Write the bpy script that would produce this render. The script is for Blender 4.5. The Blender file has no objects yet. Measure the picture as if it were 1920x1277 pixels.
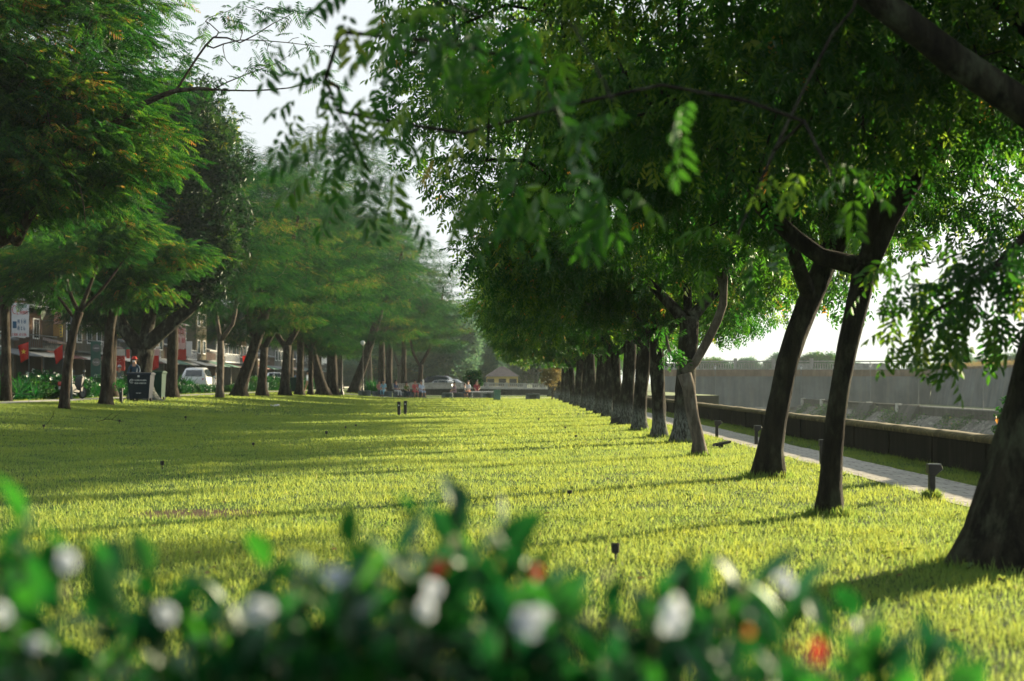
import bpy, math, random
import numpy as np
from mathutils import Vector, Matrix, Euler
R = math.radians
SC = bpy.context.scene
COL = SC.collection

# ------------------------------------------------------------------ camera
CAMZ = 1.35; FPX = 2667.0; HZ = 716.0
cam = bpy.data.cameras.new('camera'); cam.lens = 50.0; cam.sensor_width = 36.0
cam.shift_y = (HZ - 638.5) / 1920.0
cam.clip_end = 6000; cam.clip_start = 0.05
cam.dof.use_dof = True; cam.dof.focus_distance = 25.0; cam.dof.aperture_fstop = 2.0
camo = bpy.data.objects.new('camera', cam); COL.objects.link(camo)
camo.location = (0, 0, CAMZ); camo.rotation_euler = (R(90), 0, 0)
SC.camera = camo
# ------------------------------------------------------------------ light
SUN_AZ = 48.0     # degrees right of the view direction
SUN_EL = 13.5
w = bpy.data.worlds.new('World'); SC.world = w; w.use_nodes = True
nt = w.node_tree; bg = nt.nodes['Background']
sky = nt.nodes.new('ShaderNodeTexSky'); sky.sky_type = 'NISHITA'; sky.sun_disc = False
sky.sun_elevation = R(SUN_EL); sky.sun_rotation = R(SUN_AZ)
sky.dust_density = 3.0; sky.air_density = 1.0; sky.ozone_density = 1.5
hs = nt.nodes.new('ShaderNodeHueSaturation'); hs.inputs['Saturation'].default_value = 0.35
nt.links.new(sky.outputs[0], hs.inputs['Color']); 
veil = nt.nodes.new('ShaderNodeMix'); veil.data_type = 'RGBA'; veil.inputs[0].default_value = 0.76
veil.inputs[7].default_value = (5.3, 5.7, 5.9, 1)      # thin white veil of cloud over the whole sky
nt.links.new(hs.outputs[0], veil.inputs[6]); nt.links.new(veil.outputs[2], bg.inputs[0])
bg.inputs[1].default_value = 0.056
sd = bpy.data.lights.new('sun', 'SUN'); sd.energy = 5.0; sd.angle = R(0.9); sd.color = (1.0, 0.83, 0.54)
so = bpy.data.objects.new('sun', sd); COL.objects.link(so)
sdir = Vector((math.sin(R(SUN_AZ)) * math.cos(R(SUN_EL)), math.cos(R(SUN_AZ)) * math.cos(R(SUN_EL)), math.sin(R(SUN_EL))))
so.rotation_euler = sdir.to_track_quat('Z', 'Y').to_euler(); so.location = (40, 40, 30)
vs = SC.view_settings; vs.view_transform = 'Standard'; vs.look = 'None'; vs.exposure = 1.72; vs.gamma = 1.0
SC.render.engine = 'CYCLES'
cy = SC.cycles
cy.max_bounces = 8; cy.diffuse_bounces = 4; cy.transmission_bounces = 6; cy.glossy_bounces = 3; cy.volume_bounces = 1
cy.use_denoising = True; cy.sample_clamp_direct = 6; cy.sample_clamp_indirect = 3; cy.caustics_reflective = False; cy.caustics_refractive = False
try: cy.denoiser = 'OPENIMAGEDENOISE'
except Exception: pass

# ------------------------------------------------------------------ helpers
def gz(x):
    t = min(1.0, max(0.0, (-8.0 - x) / 11.0)); return 0.6 * t * t * (3 - 2 * t)
def gzv(x):
    t = np.clip((-8.0 - x) / 11.0, 0, 1); return 0.6 * t * t * (3 - 2 * t)
def UX(u, Y): return (u - 960.0) / FPX * Y
def VZ(v, Y): return CAMZ - (v - HZ) / FPX * Y
def at(u, v, Y): return Vector((UX(u, Y), Y, VZ(v, Y)))
def hit(u, v):
    Y = CAMZ * FPX / max(1.0, v - HZ)
    for _ in range(60):
        Y = 0.6 * Y + 0.4 * (CAMZ - gz(UX(u, Y))) * FPX / (v - HZ)
    return Vector((UX(u, Y), Y, gz(UX(u, Y))))

def props(o, label=None, cat=None, group=None, kind=None):
    if label: o['label'] = label
    if cat: o['category'] = cat
    if group: o['group'] = group
    if kind: o['kind'] = kind
    return o
def empty(name, loc, rz=0.0, label=None, cat=None, group=None):
    o = bpy.data.objects.new(name, None); COL.objects.link(o)
    o.location = loc; o.rotation_euler = (0, 0, rz); o.empty_display_size = 0.2
    return props(o, label, cat, group)
def link(name, me, parent=None, loc=None, mat=None):
    o = bpy.data.objects.new(name, me); COL.objects.link(o)
    if parent: o.parent = parent
    if loc is not None: o.location = loc
    if mat and not me.materials: me.materials.append(mat)
    return o
def copy_tree(o, parent=None):
    c = o.copy(); COL.objects.link(c); c.parent = parent
    for ch in list(o.children): copy_tree(ch, c)
    return c

class MB:
    def __init__(s): s.v = []; s.f = []; s.n = 0; s.m = []; s.a = []; s.hasa = False
    def add(s, V, F, mi=0, a=None):
        V = np.asarray(V, dtype=np.float64).reshape(-1, 3); s.v.append(V)
        for k in ([F] if isinstance(F, np.ndarray) else [np.array([f]) for f in F]):
            s.f.append((k + s.n, mi))
        if a is not None: s.hasa = True; s.a.append(np.asarray(a, dtype=np.float32))
        else: s.a.append(np.full(len(V), 0.5, dtype=np.float32))
        s.n += len(V); return s
    def box(s, x0, x1, y0, y1, z0, z1, mi=0, M=None):
        V = np.array([[x, y, z] for x in (x0, x1) for y in (y0, y1) for z in (z0, z1)], float)
        if M is not None: V = np.array([M @ Vector(p) for p in V])
        F = np.array([[0, 1, 3, 2], [4, 6, 7, 5], [0, 4, 5, 1], [2, 3, 7, 6], [0, 2, 6, 4], [1, 5, 7, 3]])
        return s.add(V, F, mi)
    def tube(s, P, rad, n=8, cap=True, mi=0, bump=0.0, rng=None, flare=0.0):
        P = np.asarray(P, float); m = len(P); rad = np.asarray(rad, float) * np.ones(m)
        T = np.gradient(P, axis=0) if m > 2 else np.repeat([P[-1] - P[0]], m, 0)
        T /= np.linalg.norm(T, axis=1)[:, None] + 1e-9
        ref = np.array([0.31, 0.87, 0.12]) if abs(T[0][1]) < .8 else np.array([1., 0.1, 0.2])
        A = ref - T * (T @ ref)[:, None]; A /= np.linalg.norm(A, axis=1)[:, None] + 1e-9
        B = np.cross(T, A)
        th = np.arange(n) * 2 * np.pi / n
        rr = np.repeat(rad[:, None], n, 1)
        if bump and rng is not None:
            L = np.concatenate([[0], np.cumsum(np.linalg.norm(np.diff(P, axis=0), axis=1))])
            p = rng.uniform(0, 6.28, 6); k = rng.uniform(0.8, 3.0, 6)
            w_ = (np.sin(2 * th[None] + p[0] + k[0] * L[:, None]) + .8 * np.sin(3 * th[None] + p[1] - k[1] * L[:, None])
                  + .6 * np.sin(5 * th[None] + p[2] + 2 * k[2] * L[:, None]) + .5 * np.sin(7 * th[None] + p[3] + 5 * np.sin(k[3] * L[:, None])))
            rr = rr * (1 + bump * w_ + bump * .5 * rng.normal(size=rr.shape))
            if flare:
                rr = rr * (1 + flare * np.exp(-L / 0.28)[:, None] * (1 + .45 * np.sin(5 * th[None] + p[4]) + .3 * np.sin(3 * th[None] + p[5])))
        V = P[:, None] + rr[:, :, None] * (np.cos(th)[None, :, None] * A[:, None] + np.sin(th)[None, :, None] * B[:, None])
        V = V.reshape(-1, 3)
        i = np.arange(m - 1)[:, None] * n; j = np.arange(n)[None]; j2 = (j + 1) % n
        F = np.stack([i + j, i + j2, i + n + j2, i + n + j], -1).reshape(-1, 4)
        s.add(V, F, mi)
        if cap:
            o = s.n - len(V)
            s.f.append((np.array([[o + k for k in range(n)][::-1]]), mi)); s.f.append((np.array([[o + (m - 1) * n + k for k in range(n)]]), mi))
        return s
    def lathe(s, prof, n=16, M=None, mi=0):      # prof: (r, z) pairs
        th = np.arange(n) * 2 * np.pi / n; pr = np.asarray(prof, float)
        V = np.stack([pr[:, 0:1] * np.cos(th), pr[:, 0:1] * np.sin(th), np.repeat(pr[:, 1:2], n, 1)], -1).reshape(-1, 3)
        if M is not None: V = np.array([M @ Vector(p) for p in V])
        m = len(pr); i = np.arange(m - 1)[:, None] * n; j = np.arange(n)[None]; j2 = (j + 1) % n
        return s.add(V, np.stack([i + j, i + j2, i + n + j2, i + n + j], -1).reshape(-1, 4), mi)
    def prism(s, poly, axis, a, b, mi=0, M=None):  # poly 2D extruded on an axis
        n = len(poly); V = []
        for t in (a, b):
            for p in poly:
                V.append({'x': (t, p[0], p[1]), 'y': (p[0], t, p[1]), 'z': (p[0], p[1], t)}[axis])
        if M is not None: V = [tuple(M @ Vector(p)) for p in V]
        F = [[(k + 1) % n, k, n + k, n + (k + 1) % n] for k in range(n)] + [list(range(n)), [n + k for k in range(n)][::-1]]
        return s.add(V, F, mi)
    def mesh(s, name, mats=(), smooth=False):
        me = bpy.data.meshes.new(name)
        V = np.concatenate(s.v) if s.v else np.zeros((0, 3))
        me.vertices.add(len(V)); me.vertices.foreach_set('co', V.astype(np.float32).ravel())
        loops = np.concatenate([f.ravel() for f, _ in s.f]); cnt = np.concatenate([np.full(len(f), f.shape[1]) for f, _ in s.f])
        mi = np.concatenate([np.full(len(f), m) for f, m in s.f])
        me.loops.add(len(loops)); me.loops.foreach_set('vertex_index', loops.astype(np.int32))
        me.polygons.add(len(cnt)); st = np.concatenate([[0], np.cumsum(cnt)[:-1]])
        me.polygons.foreach_set('loop_start', st.astype(np.int32)); me.polygons.foreach_set('loop_total', cnt.astype(np.int32))
        me.polygons.foreach_set('material_index', mi.astype(np.int32))
        me.polygons.foreach_set('use_smooth', np.full(len(cnt), bool(smooth)))
        if s.hasa:
            at_ = me.attributes.new('v', 'FLOAT', 'POINT'); at_.data.foreach_set('value', np.concatenate(s.a))
        me.update(calc_edges=True); me.validate()
        for m_ in (mats if isinstance(mats, (list, tuple)) else [mats]):
            if m_: me.materials.append(m_)
        return me
    def build(s, name, mats=(), parent=None, smooth=False, loc=None, bevel=0.0):
        o = link(name, s.mesh(name, mats, smooth), parent, loc)
        if bevel:
            b = o.modifiers.new('bevel', 'BEVEL'); b.width = bevel; b.segments = 2; b.limit_method = 'ANGLE'
        return o

# ------------------------------------------------------------------ materials
def new_mat(name):
    m = bpy.data.materials.new(name); m.use_nodes = True; nt = m.node_tree
    return m, nt, nt.nodes['Principled BSDF']
def noise_node(nt, scale, detail=6, rough=.6, stretch=None, coord='Object'):
    tc = nt.nodes.new('ShaderNodeTexCoord'); n = nt.nodes.new('ShaderNodeTexNoise')
    n.inputs['Scale'].default_value = scale; n.inputs['Detail'].default_value = detail; n.inputs['Roughness'].default_value = rough
    src = tc.outputs[coord]
    if stretch:
        mp = nt.nodes.new('ShaderNodeMapping'); mp.inputs['Scale'].default_value = stretch
        nt.links.new(src, mp.inputs[0]); src = mp.outputs[0]
    nt.links.new(src, n.inputs['Vector']); return n
def ramp(nt, fac, stops):
    r = nt.nodes.new('ShaderNodeValToRGB'); e = r.color_ramp.elements
    while len(e) > 1: e.remove(e[-1])
    e[0].position = stops[0][0]; e[0].color = (*stops[0][1], 1)
    for p, c in stops[1:]:
        q = e.new(p); q.color = (*c, 1)
    nt.links.new(fac, r.inputs[0]); return r
def mixc(nt, fac, a, b, mode='MIX'):
    m = nt.nodes.new('ShaderNodeMix'); m.data_type = 'RGBA'; m.blend_type = mode
    for i, x in ((0, fac), (6, a), (7, b)):
        if hasattr(x, 'links') or hasattr(x, 'is_linked'): nt.links.new(x, m.inputs[i])
        elif i == 0: m.inputs[0].default_value = x
        else: m.inputs[i].default_value = (*x, 1)
    return m.outputs[2]
def bumpn(nt, b, h, strength=.5, dist=.02):
    bp = nt.nodes.new('ShaderNodeBump'); bp.inputs['Strength'].default_value = strength; bp.inputs['Distance'].default_value = dist
    nt.links.new(h, bp.inputs['Height']); nt.links.new(bp.outputs[0], b.inputs['Normal'])
def surf(name, c1, c2=None, scale=4, rough=.8, metal=0, stretch=None, bump=0, c3=None, spec=.4):
    m, nt, b = new_mat(name); b.inputs['Roughness'].default_value = rough; b.inputs['Metallic'].default_value = metal
    b.inputs['Specular IOR Level'].default_value = spec
    if c2 is None: c2 = tuple(min(1, x * .75) for x in c1)
    n = noise_node(nt, scale, stretch=stretch)
    st = [(.3, c2), (.55, c1)] + ([(.75, c3)] if c3 else [])
    r = ramp(nt, n.outputs['Fac'], st); nt.links.new(r.outputs[0], b.inputs['Base Color'])
    if bump: bumpn(nt, b, n.outputs['Fac'], bump, .02)
    return m
def leafmat(name, stops, tstops, trans=.5, gloss=.08, grough=.35):
    m = bpy.data.materials.new(name); m.use_nodes = True; nt = m.node_tree; nt.nodes.clear()
    out = nt.nodes.new('ShaderNodeOutputMaterial'); a = nt.nodes.new('ShaderNodeAttribute'); a.attribute_name = 'v'
    r1 = ramp(nt, a.outputs['Fac'], stops); r2 = ramp(nt, a.outputs['Fac'], tstops)
    d = nt.nodes.new('ShaderNodeBsdfDiffuse'); t = nt.nodes.new('ShaderNodeBsdfTranslucent'); g = nt.nodes.new('ShaderNodeBsdfGlossy')
    g.inputs['Roughness'].default_value = grough; g.inputs['Color'].default_value = (.9, 1, .95, 1)
    nt.links.new(r1.outputs[0], d.inputs[0]); nt.links.new(r2.outputs[0], t.inputs[0])
    x = nt.nodes.new('ShaderNodeMixShader'); x.inputs[0].default_value = trans
    nt.links.new(d.outputs[0], x.inputs[1]); nt.links.new(t.outputs[0], x.inputs[2])
    y = nt.nodes.new('ShaderNodeMixShader'); lw = nt.nodes.new('ShaderNodeLayerWeight'); lw.inputs[0].default_value = .25
    mu = nt.nodes.new('ShaderNodeMath'); mu.operation = 'MULTIPLY_ADD'; mu.inputs[1].default_value = gloss * 2; mu.inputs[2].default_value = gloss * .4
    nt.links.new(lw.outputs['Fresnel'], mu.inputs[0]); nt.links.new(mu.outputs[0], y.inputs[0])
    nt.links.new(x.outputs[0], y.inputs[1]); nt.links.new(g.outputs[0], y.inputs[2]); nt.links.new(y.outputs[0], out.inputs[0])
    return m
def barkmat(name, dark, light, lichen, paint=False):
    m, nt, b = new_mat(name); b.inputs['Roughness'].default_value = .95; b.inputs['Specular IOR Level'].default_value = .15
    n = noise_node(nt, 9, 8, .7, (1, 1, .22)); n2 = noise_node(nt, 5, 7, .7, (1, 1, .4)); n3 = noise_node(nt, 22, 5, .7, (1, 1, .35))
    c = ramp(nt, n.outputs['Fac'], [(.40, dark), (.60, light)]).outputs[0]
    f = ramp(nt, n2.outputs['Fac'], [(.50, (0, 0, 0)), (.66, (1, 1, 1))]).outputs[0]
    bw = nt.nodes.new('ShaderNodeRGBToBW'); nt.links.new(f, bw.inputs[0])
    mm = nt.nodes.new('ShaderNodeMath'); mm.operation = 'MULTIPLY'; mm.inputs[1].default_value = .95
    nt.links.new(bw.outputs[0], mm.inputs[0]); c = mixc(nt, mm.outputs[0], c, lichen)
    if paint:  # old limewash round the foot of the trunk
        tc = nt.nodes.new('ShaderNodeTexCoord'); sp = nt.nodes.new('ShaderNodeSeparateXYZ'); nt.links.new(tc.outputs['Object'], sp.inputs[0])
        add = nt.nodes.new('ShaderNodeMath'); add.operation = 'MULTIPLY_ADD'; add.inputs[1].default_value = 1.2
        nt.links.new(n3.outputs['Fac'], add.inputs[0]); nt.links.new(sp.outputs['Z'], add.inputs[2])
        rr = nt.nodes.new('ShaderNodeMapRange'); rr.inputs[1].default_value = 1.42; rr.inputs[2].default_value = 1.2
        rr.inputs[3].default_value = 0; rr.inputs[4].default_value = .5
        nt.links.new(add.outputs[0], rr.inputs[0])
        pf = nt.nodes.new('ShaderNodeMath'); pf.operation = 'MULTIPLY'; nt.links.new(rr.outputs[0], pf.inputs[0])
        r3 = ramp(nt, n3.outputs['Fac'], [(.42, (.1, .1, .1)), (.58, (1, 1, 1))]); bw2 = nt.nodes.new('ShaderNodeRGBToBW'); nt.links.new(r3.outputs[0], bw2.inputs[0])
        nt.links.new(bw2.outputs[0], pf.inputs[1]); c = mixc(nt, pf.outputs[0], c, (.34, .38, .35))
    nt.links.new(c, b.inputs['Base Color'])
    ad = nt.nodes.new('ShaderNodeMath'); ad.operation = 'ADD'; nt.links.new(n.outputs['Fac'], ad.inputs[0]); nt.links.new(n3.outputs['Fac'], ad.inputs[1])
    bumpn(nt, b, ad.outputs[0], .9, .05)
    return m

G = leafmat
M_leafR = leafmat('broad_leaf', [(0, (.010, .032, .007)), (.6, (.016, .045, .008)), (.93, (.06, .12, .02)), (.985, (.11, .15, .02)), (.995, (.3, .16, .03))],
                  [(0, (.03, .17, .015)), (.5, (.07, .23, .014)), (.85, (.26, .46, .03)), (.985, (.35, .45, .05)), (.995, (.75, .38, .06))], .52, .03, .45)
M_leafL = leafmat('feathery_leaf', [(0, (.004, .02, .009)), (.5, (.010, .04, .009)), (.85, (.03, .08, .012)), (.97, (.09, .1, .02)), (.995, (.22, .11, .03))],
                  [(0, (.008, .06, .016)), (.55, (.03, .15, .016)), (.85, (.13, .34, .02)), (.97, (.28, .32, .035)), (.995, (.5, .24, .05))], .45, .02, .55)
M_leafLShade = leafmat('shade_tinted_leaf', [(0, (.003, .016, .009)), (.55, (.007, .03, .010)), (.85, (.018, .055, .012)), (1, (.09, .07, .02))], [(0, (.005, .04, .016)), (.55, (.016, .10, .016)), (.85, (.08, .24, .02)), (1, (.3, .2, .04))], .45, .01, .6)  # darker copy of the feathery leaf, crown shading put into its colour
M_leafHaze = leafmat('haze_tinted_leaf', [(0, (.05, .11, .09)), (1, (.11, .18, .11))], [(0, (.07, .18, .12)), (1, (.18, .32, .13))], .45, .01, .6)  # haze put into the leaf colour: paler, bluer greens for far trees
M_leafD = leafmat('dark_lance_leaf', [(0, (.004, .016, .009)), (.6, (.008, .026, .011)), (.95, (.05, .1, .02)), (.99, (.25, .25, .03))],
                  [(0, (.015, .06, .02)), (.6, (.04, .15, .02)), (.95, (.14, .3, .03)), (.99, (.5, .5, .05))], .25, .02, .5)
M_leafS = leafmat('shrub_leaf', [(0, (.004, .03, .014)), (.5, (.009, .055, .015)), (.9, (.02, .10, .015)), (1, (.05, .17, .025))],
                  [(0, (.006, .06, .02)), (.5, (.016, .15, .02)), (.9, (.06, .33, .025)), (1, (.16, .5, .04))], .38, .025, .45)
M_grass = leafmat('grass_blade', [(0, (.035, .095, .018)), (.5, (.062, .15, .03)), (.9, (.13, .21, .045)), (1, (.28, .27, .12))],
                  [(0, (.20, .38, .05)), (.5, (.43, .54, .125)), (.9, (.50, .56, .05)), (1, (.7, .66, .25))], .5, .02, .4)
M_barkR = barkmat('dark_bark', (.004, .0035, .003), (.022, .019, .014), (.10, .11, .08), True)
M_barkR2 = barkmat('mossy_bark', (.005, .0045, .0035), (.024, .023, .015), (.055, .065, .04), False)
M_barkL = barkmat('brown_bark', (.014, .011, .008), (.05, .038, .028), (.08, .075, .06))
M_barkP = barkmat('pale_bark', (.07, .06, .05), (.16, .135, .11), (.22, .2, .17))
# ------------------------------------------------------------------ ground and large structure
def strip(name, xs, zs, y0, y1, mat, ny=2, jag=None):
    """sheet along Y whose cross-section is (xs, zs)"""
    xs = np.array(xs, float); zs = np.array(zs, float); ys = np.linspace(y0, y1, ny)
    V = np.array([[x, y, z] for y in ys for x, z in zip(xs, zs)]); n = len(xs)
    if jag is not None: V = jag(V)
    F = np.array([[j * n + i, j * n + i + 1, (j + 1) * n + i + 1, (j + 1) * n + i] for j in range(ny - 1) for i in range(n - 1)])
    o = MB().add(V, F).build(name, mat, None, True); props(o, kind='structure'); return o

def lawn_material():
    m, nt, b = new_mat('lawn'); b.inputs['Roughness'].default_value = .9; b.inputs['Specular IOR Level'].default_value = .2
    n = noise_node(nt, .35, 5); n2 = noise_node(nt, 14, 6, .7); n3 = noise_node(nt, 90, 4, .7, (1, .5, 1))
    c = ramp(nt, n.outputs['Fac'], [(.35, (.035, .08, .018)), (.65, (.06, .12, .028))]).outputs[0]
    c2 = ramp(nt, n2.outputs['Fac'], [(.35, (.5, .5, .4)), (.7, (1.25, 1.2, 1.1))]).outputs[0]
    c = mixc(nt, .8, c, c2, 'MULTIPLY'); c3 = ramp(nt, n3.outputs['Fac'], [(.35, (.6, .6, .6)), (.65, (1.3, 1.3, 1.2))]).outputs[0]
    c = mixc(nt, .7, c, c3, 'MULTIPLY')
    # worn patch of bare soil
    tc = nt.nodes.new('ShaderNodeTexCoord'); mp = nt.nodes.new('ShaderNodeMapping'); mp.inputs['Location'].default_value = (3.2 / .75, -14.55 / .55, 0)
    mp.inputs['Scale'].default_value = (1 / .75, 1 / .55, 0); nt.links.new(tc.outputs['Object'], mp.inputs[0])
    ln = nt.nodes.new('ShaderNodeVectorMath'); ln.operation = 'LENGTH'; nt.links.new(mp.outputs[0], ln.inputs[0])
    ad = nt.nodes.new('ShaderNodeMath'); ad.operation = 'MULTIPLY_ADD'; ad.inputs[1].default_value = .9; nt.links.new(n2.outputs['Fac'], ad.inputs[0]); nt.links.new(ln.outputs['Value'], ad.inputs[2])
    mr = nt.nodes.new('ShaderNodeMapRange'); mr.inputs[1].default_value = 1.6; mr.inputs[2].default_value = 1.2; nt.links.new(ad.outputs[0], mr.inputs[0])
    c = mixc(nt, mr.outputs[0], c, (.09, .06, .03))
    nt.links.new(c, b.inputs['Base Color']); bumpn(nt, b, n3.outputs['Fac'], .8, .05)
    return m
M_lawn = lawn_material()
M_soil = surf('dry_soil', (.12, .1, .06), (.07, .06, .03), 3)
M_asph = surf('asphalt', (.06, .06, .058), (.04, .04, .04), 12, .85, bump=.3)
M_conc = surf('weathered_concrete', (.22, .225, .21), (.11, .12, .11), 2.5, .9, stretch=(1, 1, .4), bump=.3, c3=(.3, .3, .27))
M_concL = surf('pale_concrete', (.42, .42, .38), (.28, .28, .26), 3, .85, bump=.2)
M_bench = surf('bench_stone', (.17, .20, .20), (.10, .125, .13), 6, .8)
M_water = surf('canal_water', (.03, .06, .045), (.02, .045, .03), 1.5, .12)
xs = [-3000, -300, -60, -30] + list(np.linspace(-21, -7, 29)) + [-4, 0, 3, 4.9]
ground = strip('lawn', xs + [7.05], [gz(x) for x in xs] + [0], -30, 141, M_lawn, 2)
# land round the canal and beyond
M_far = surf('far_ground', (.09, .12, .04), (.05, .08, .03), .1)
strip('far_ground', [-3000, -200, -21, -8, 20.5, 20.5], [.6, .6, .6, 0, 0, -4.2], 141, 3000, M_far)
strip('far_bank', [41.2, 44, 60, 200, 3500], [-2.0, -2.0, -1.9, -1.8, -1.8], -60, 3000, M_far)
def rub(V):
    r = np.random.default_rng(3); m = V[:, 2] < -2.05
    V[m] += r.normal(0, .05, (m.sum(), 3)); return V
def rubble_mat():
    m, nt, b = new_mat('rubble'); tc = nt.nodes.new('ShaderNodeTexCoord'); vo = nt.nodes.new('ShaderNodeTexVoronoi'); vo.inputs['Scale'].default_value = 2.2
    nt.links.new(tc.outputs['Object'], vo.inputs['Vector']); vo2 = nt.nodes.new('ShaderNodeTexVoronoi'); vo2.feature = 'DISTANCE_TO_EDGE'; vo2.inputs['Scale'].default_value = 2.2
    nt.links.new(tc.outputs['Object'], vo2.inputs['Vector']); bw = nt.nodes.new('ShaderNodeRGBToBW'); nt.links.new(vo.outputs['Color'], bw.inputs[0])
    c = ramp(nt, bw.outputs[0], [(.2, (.06, .06, .05)), (.8, (.17, .17, .145))]).outputs[0]
    e = ramp(nt, vo2.outputs['Distance'], [(.0, (.15, .15, .15)), (.12, (1, 1, 1))]).outputs[0]
    nt.links.new(mixc(nt, 1.0, c, e, 'MULTIPLY'), b.inputs['Base Color']); b.inputs['Roughness'].default_value = .9
    bumpn(nt, b, vo2.outputs['Distance'], .8, .1); return m
M_rub = rubble_mat()
strip('stone_embankment', [38.6, 39.2, 39.8, 40.4, 41.2], [-4.3, -3.7, -3.1, -2.6, -2.0], -20, 260, M_rub, 320, rub)
strip('canal_bank', [7.05, 7.35, 9.5], [0, -.02, -4.3], -30, 400, M_conc)
strip('canal_water', [7.2, 39.5], [-3.9, -3.9], -60, 400, M_water)
# road and paths (each a few mm above what lies below)
road_z = .62
strip('road', [-31.0, -21.6], [road_z, road_z], -60, 400, M_asph)
strip('pavement', [-34.4, -31.15], [.74, .74], -60, 300, M_concL)
kb = MB().box(-31.15, -31.0, -60, 300, .4, .745).build('kerb', M_concL); props(kb, kind='structure')
kb = MB().box(-21.6, -21.45, -60, 300, .4, .70).build('kerb', M_concL); props(kb, kind='structure')
def wob(amp, seed):
    def f(V):
        r = np.random.default_rng(seed); p = r.uniform(0, 6, 4)
        V[:, 0] += amp * (np.sin(V[:, 1] * .9 + p[0]) + .6 * np.sin(V[:, 1] * 2.3 + p[1]) + .4 * np.sin(V[:, 1] * 5.1 + p[2] + V[:, 0])); return V
    return f
def paver_mat():
    m, nt, b = new_mat('path_pavers'); tc = nt.nodes.new('ShaderNodeTexCoord'); br = nt.nodes.new('ShaderNodeTexBrick')
    br.inputs['Scale'].default_value = 1.0; br.inputs['Brick Width'].default_value = .42; br.inputs['Row Height'].default_value = .21; br.inputs['Mortar Size'].default_value = .012
    br.inputs['Color1'].default_value = (.46, .44, .42, 1); br.inputs['Color2'].default_value = (.34, .33, .32, 1); br.inputs['Mortar'].default_value = (.09, .085, .07, 1)
    nt.links.new(tc.outputs['Object'], br.inputs['Vector']); n = noise_node(nt, 5, 6); r = ramp(nt, n.outputs['Fac'], [(.3, (.7, .7, .68)), (.7, (1.15, 1.12, 1.1))])
    nt.links.new(mixc(nt, 1, br.outputs['Color'], r.outputs[0], 'MULTIPLY'), b.inputs['Base Color']); b.inputs['Roughness'].default_value = .75
    bumpn(nt, b, br.outputs['Fac'], -.5, .01); return m
M_pave = paver_mat()
strip('canal_path', [4.9, 5.95], [.012, .012], -20, 138, M_pave, 500, wob(.02, 1))
strip('street_path', [-19.0, -18.3, -17.7], [gz(-19) + .02, gz(-18.3) + .02, gz(-17.7) + .02], -20, 138, M_concL, 100, wob(.05, 2))
cross = MB(); xx = np.linspace(-17, 4, 22)
cross.add(np.array([[x, y, gz(x) + .016] for x in xx for y in (117.2, 121.0)]), np.array([[2 * i, 2 * i + 2, 2 * i + 3, 2 * i + 1] for i in range(21)]))
props(cross.build('plaza_paving', M_concL), kind='structure')

# ---- canal-side wall next to the path
def stained(name, base, dark, tan, sc=1.2, top=None):
    m, nt, b = new_mat(name); n = noise_node(nt, sc, 8, .7, (1.0, 1.0, .12)); n2 = noise_node(nt, sc * .5, 5)
    c = ramp(nt, n.outputs['Fac'], [(.3, dark), (.52, base), (.72, tan)]).outputs[0]
    c2 = ramp(nt, n2.outputs['Fac'], [(.3, (.55, .55, .55)), (.7, (1.2, 1.2, 1.2))]).outputs[0]
    nt.links.new(mixc(nt, .8, c, c2, 'MULTIPLY'), b.inputs['Base Color']); b.inputs['Roughness'].default_value = .95; b.inputs['Specular IOR Level'].default_value = .1
    bumpn(nt, b, n.outputs['Fac'], .4, .03); return m
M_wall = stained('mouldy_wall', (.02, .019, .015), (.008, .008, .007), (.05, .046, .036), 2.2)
M_cap = surf('mossy_cap', (.11, .09, .035), (.045, .04, .02), 8, .95, bump=.6, c3=(.28, .23, .1))
wl = empty('canal_wall', (6.9, 70, 0), 0, 'low dark mouldy wall with a mossy coping running along the canal side of the path', 'wall')
b_ = MB(); b_.box(.02, .25, -68, 70, -.1, .46); 
for k in range(52): b_.box(-.012, .02, -67.9 + k * 2.66, -67.7 + k * 2.66, -.1, .46)
b_.build('wall', M_wall, wl)
cp = MB(); r_ = np.random.default_rng(8); ny = 420; ys = np.linspace(-68, 70, ny); V = []
for y in ys:
    j = r_.normal(0, .006, 6); V += [(-.05 + j[0], y, .46), (-.055 + j[1], y, .52 + j[2]), (.02, y, .565 + j[3]), (.22, y, .57 + j[4]), (.32, y, .53 + j[5]), (.31, y, .46)]
F = np.array([[i * 6 + k, i * 6 + (k + 1) % 6, (i + 1) * 6 + (k + 1) % 6, (i + 1) * 6 + k] for i in range(ny - 1) for k in range(6)])
cp.add(V, F).build('coping', M_cap, wl, True)

# ---- far quay: parapet, long citadel wall, gate wall
M_cit = stained('citadel_stone', (.10, .115, .122), (.055, .064, .068), (.155, .15, .135), .7)
M_tan = stained('old_brick', (.15, .10, .065), (.07, .055, .04), (.18, .145, .1), 1.5)
M_par = stained('parapet_stone', (.06, .062, .056), (.03, .032, .028), (.1, .098, .085), .9)
cw = empty('citadel_wall', (60, 120, -1.9), 0, 'long tall weathered grey wall far across the canal, darker scrub along its top', 'wall')
MB().prism([(0, -.2), (.9, 5.0), (3, 5.0), (3, -.2)], 'y', -150, 84.8).build('wall', M_cit, cw)
MB().prism([(.78, 5.0), (.78, 5.28), (3, 5.32), (3, 5.0)], 'y', -150, 84.8).build('coping', M_tan, cw)
gw = empty('gate_wall', (38, 205, -2.0), 0, 'high grey wall facing the camera across the canal, brick band and stone railing on top', 'wall')
W0, W1 = -17, 22.3
g = MB(); g.box(W0, W1, 0, 3, -.3, 4.15)
for x in (-9, 3, 13): g.box(x, x + .9, -.12, 0, -.3, 4.15)
g.build('wall', M_cit, gw)
MB().box(W0, W1, -.10, 3, 4.15, 5.1).build('brick_band', M_tan, gw)
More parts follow.
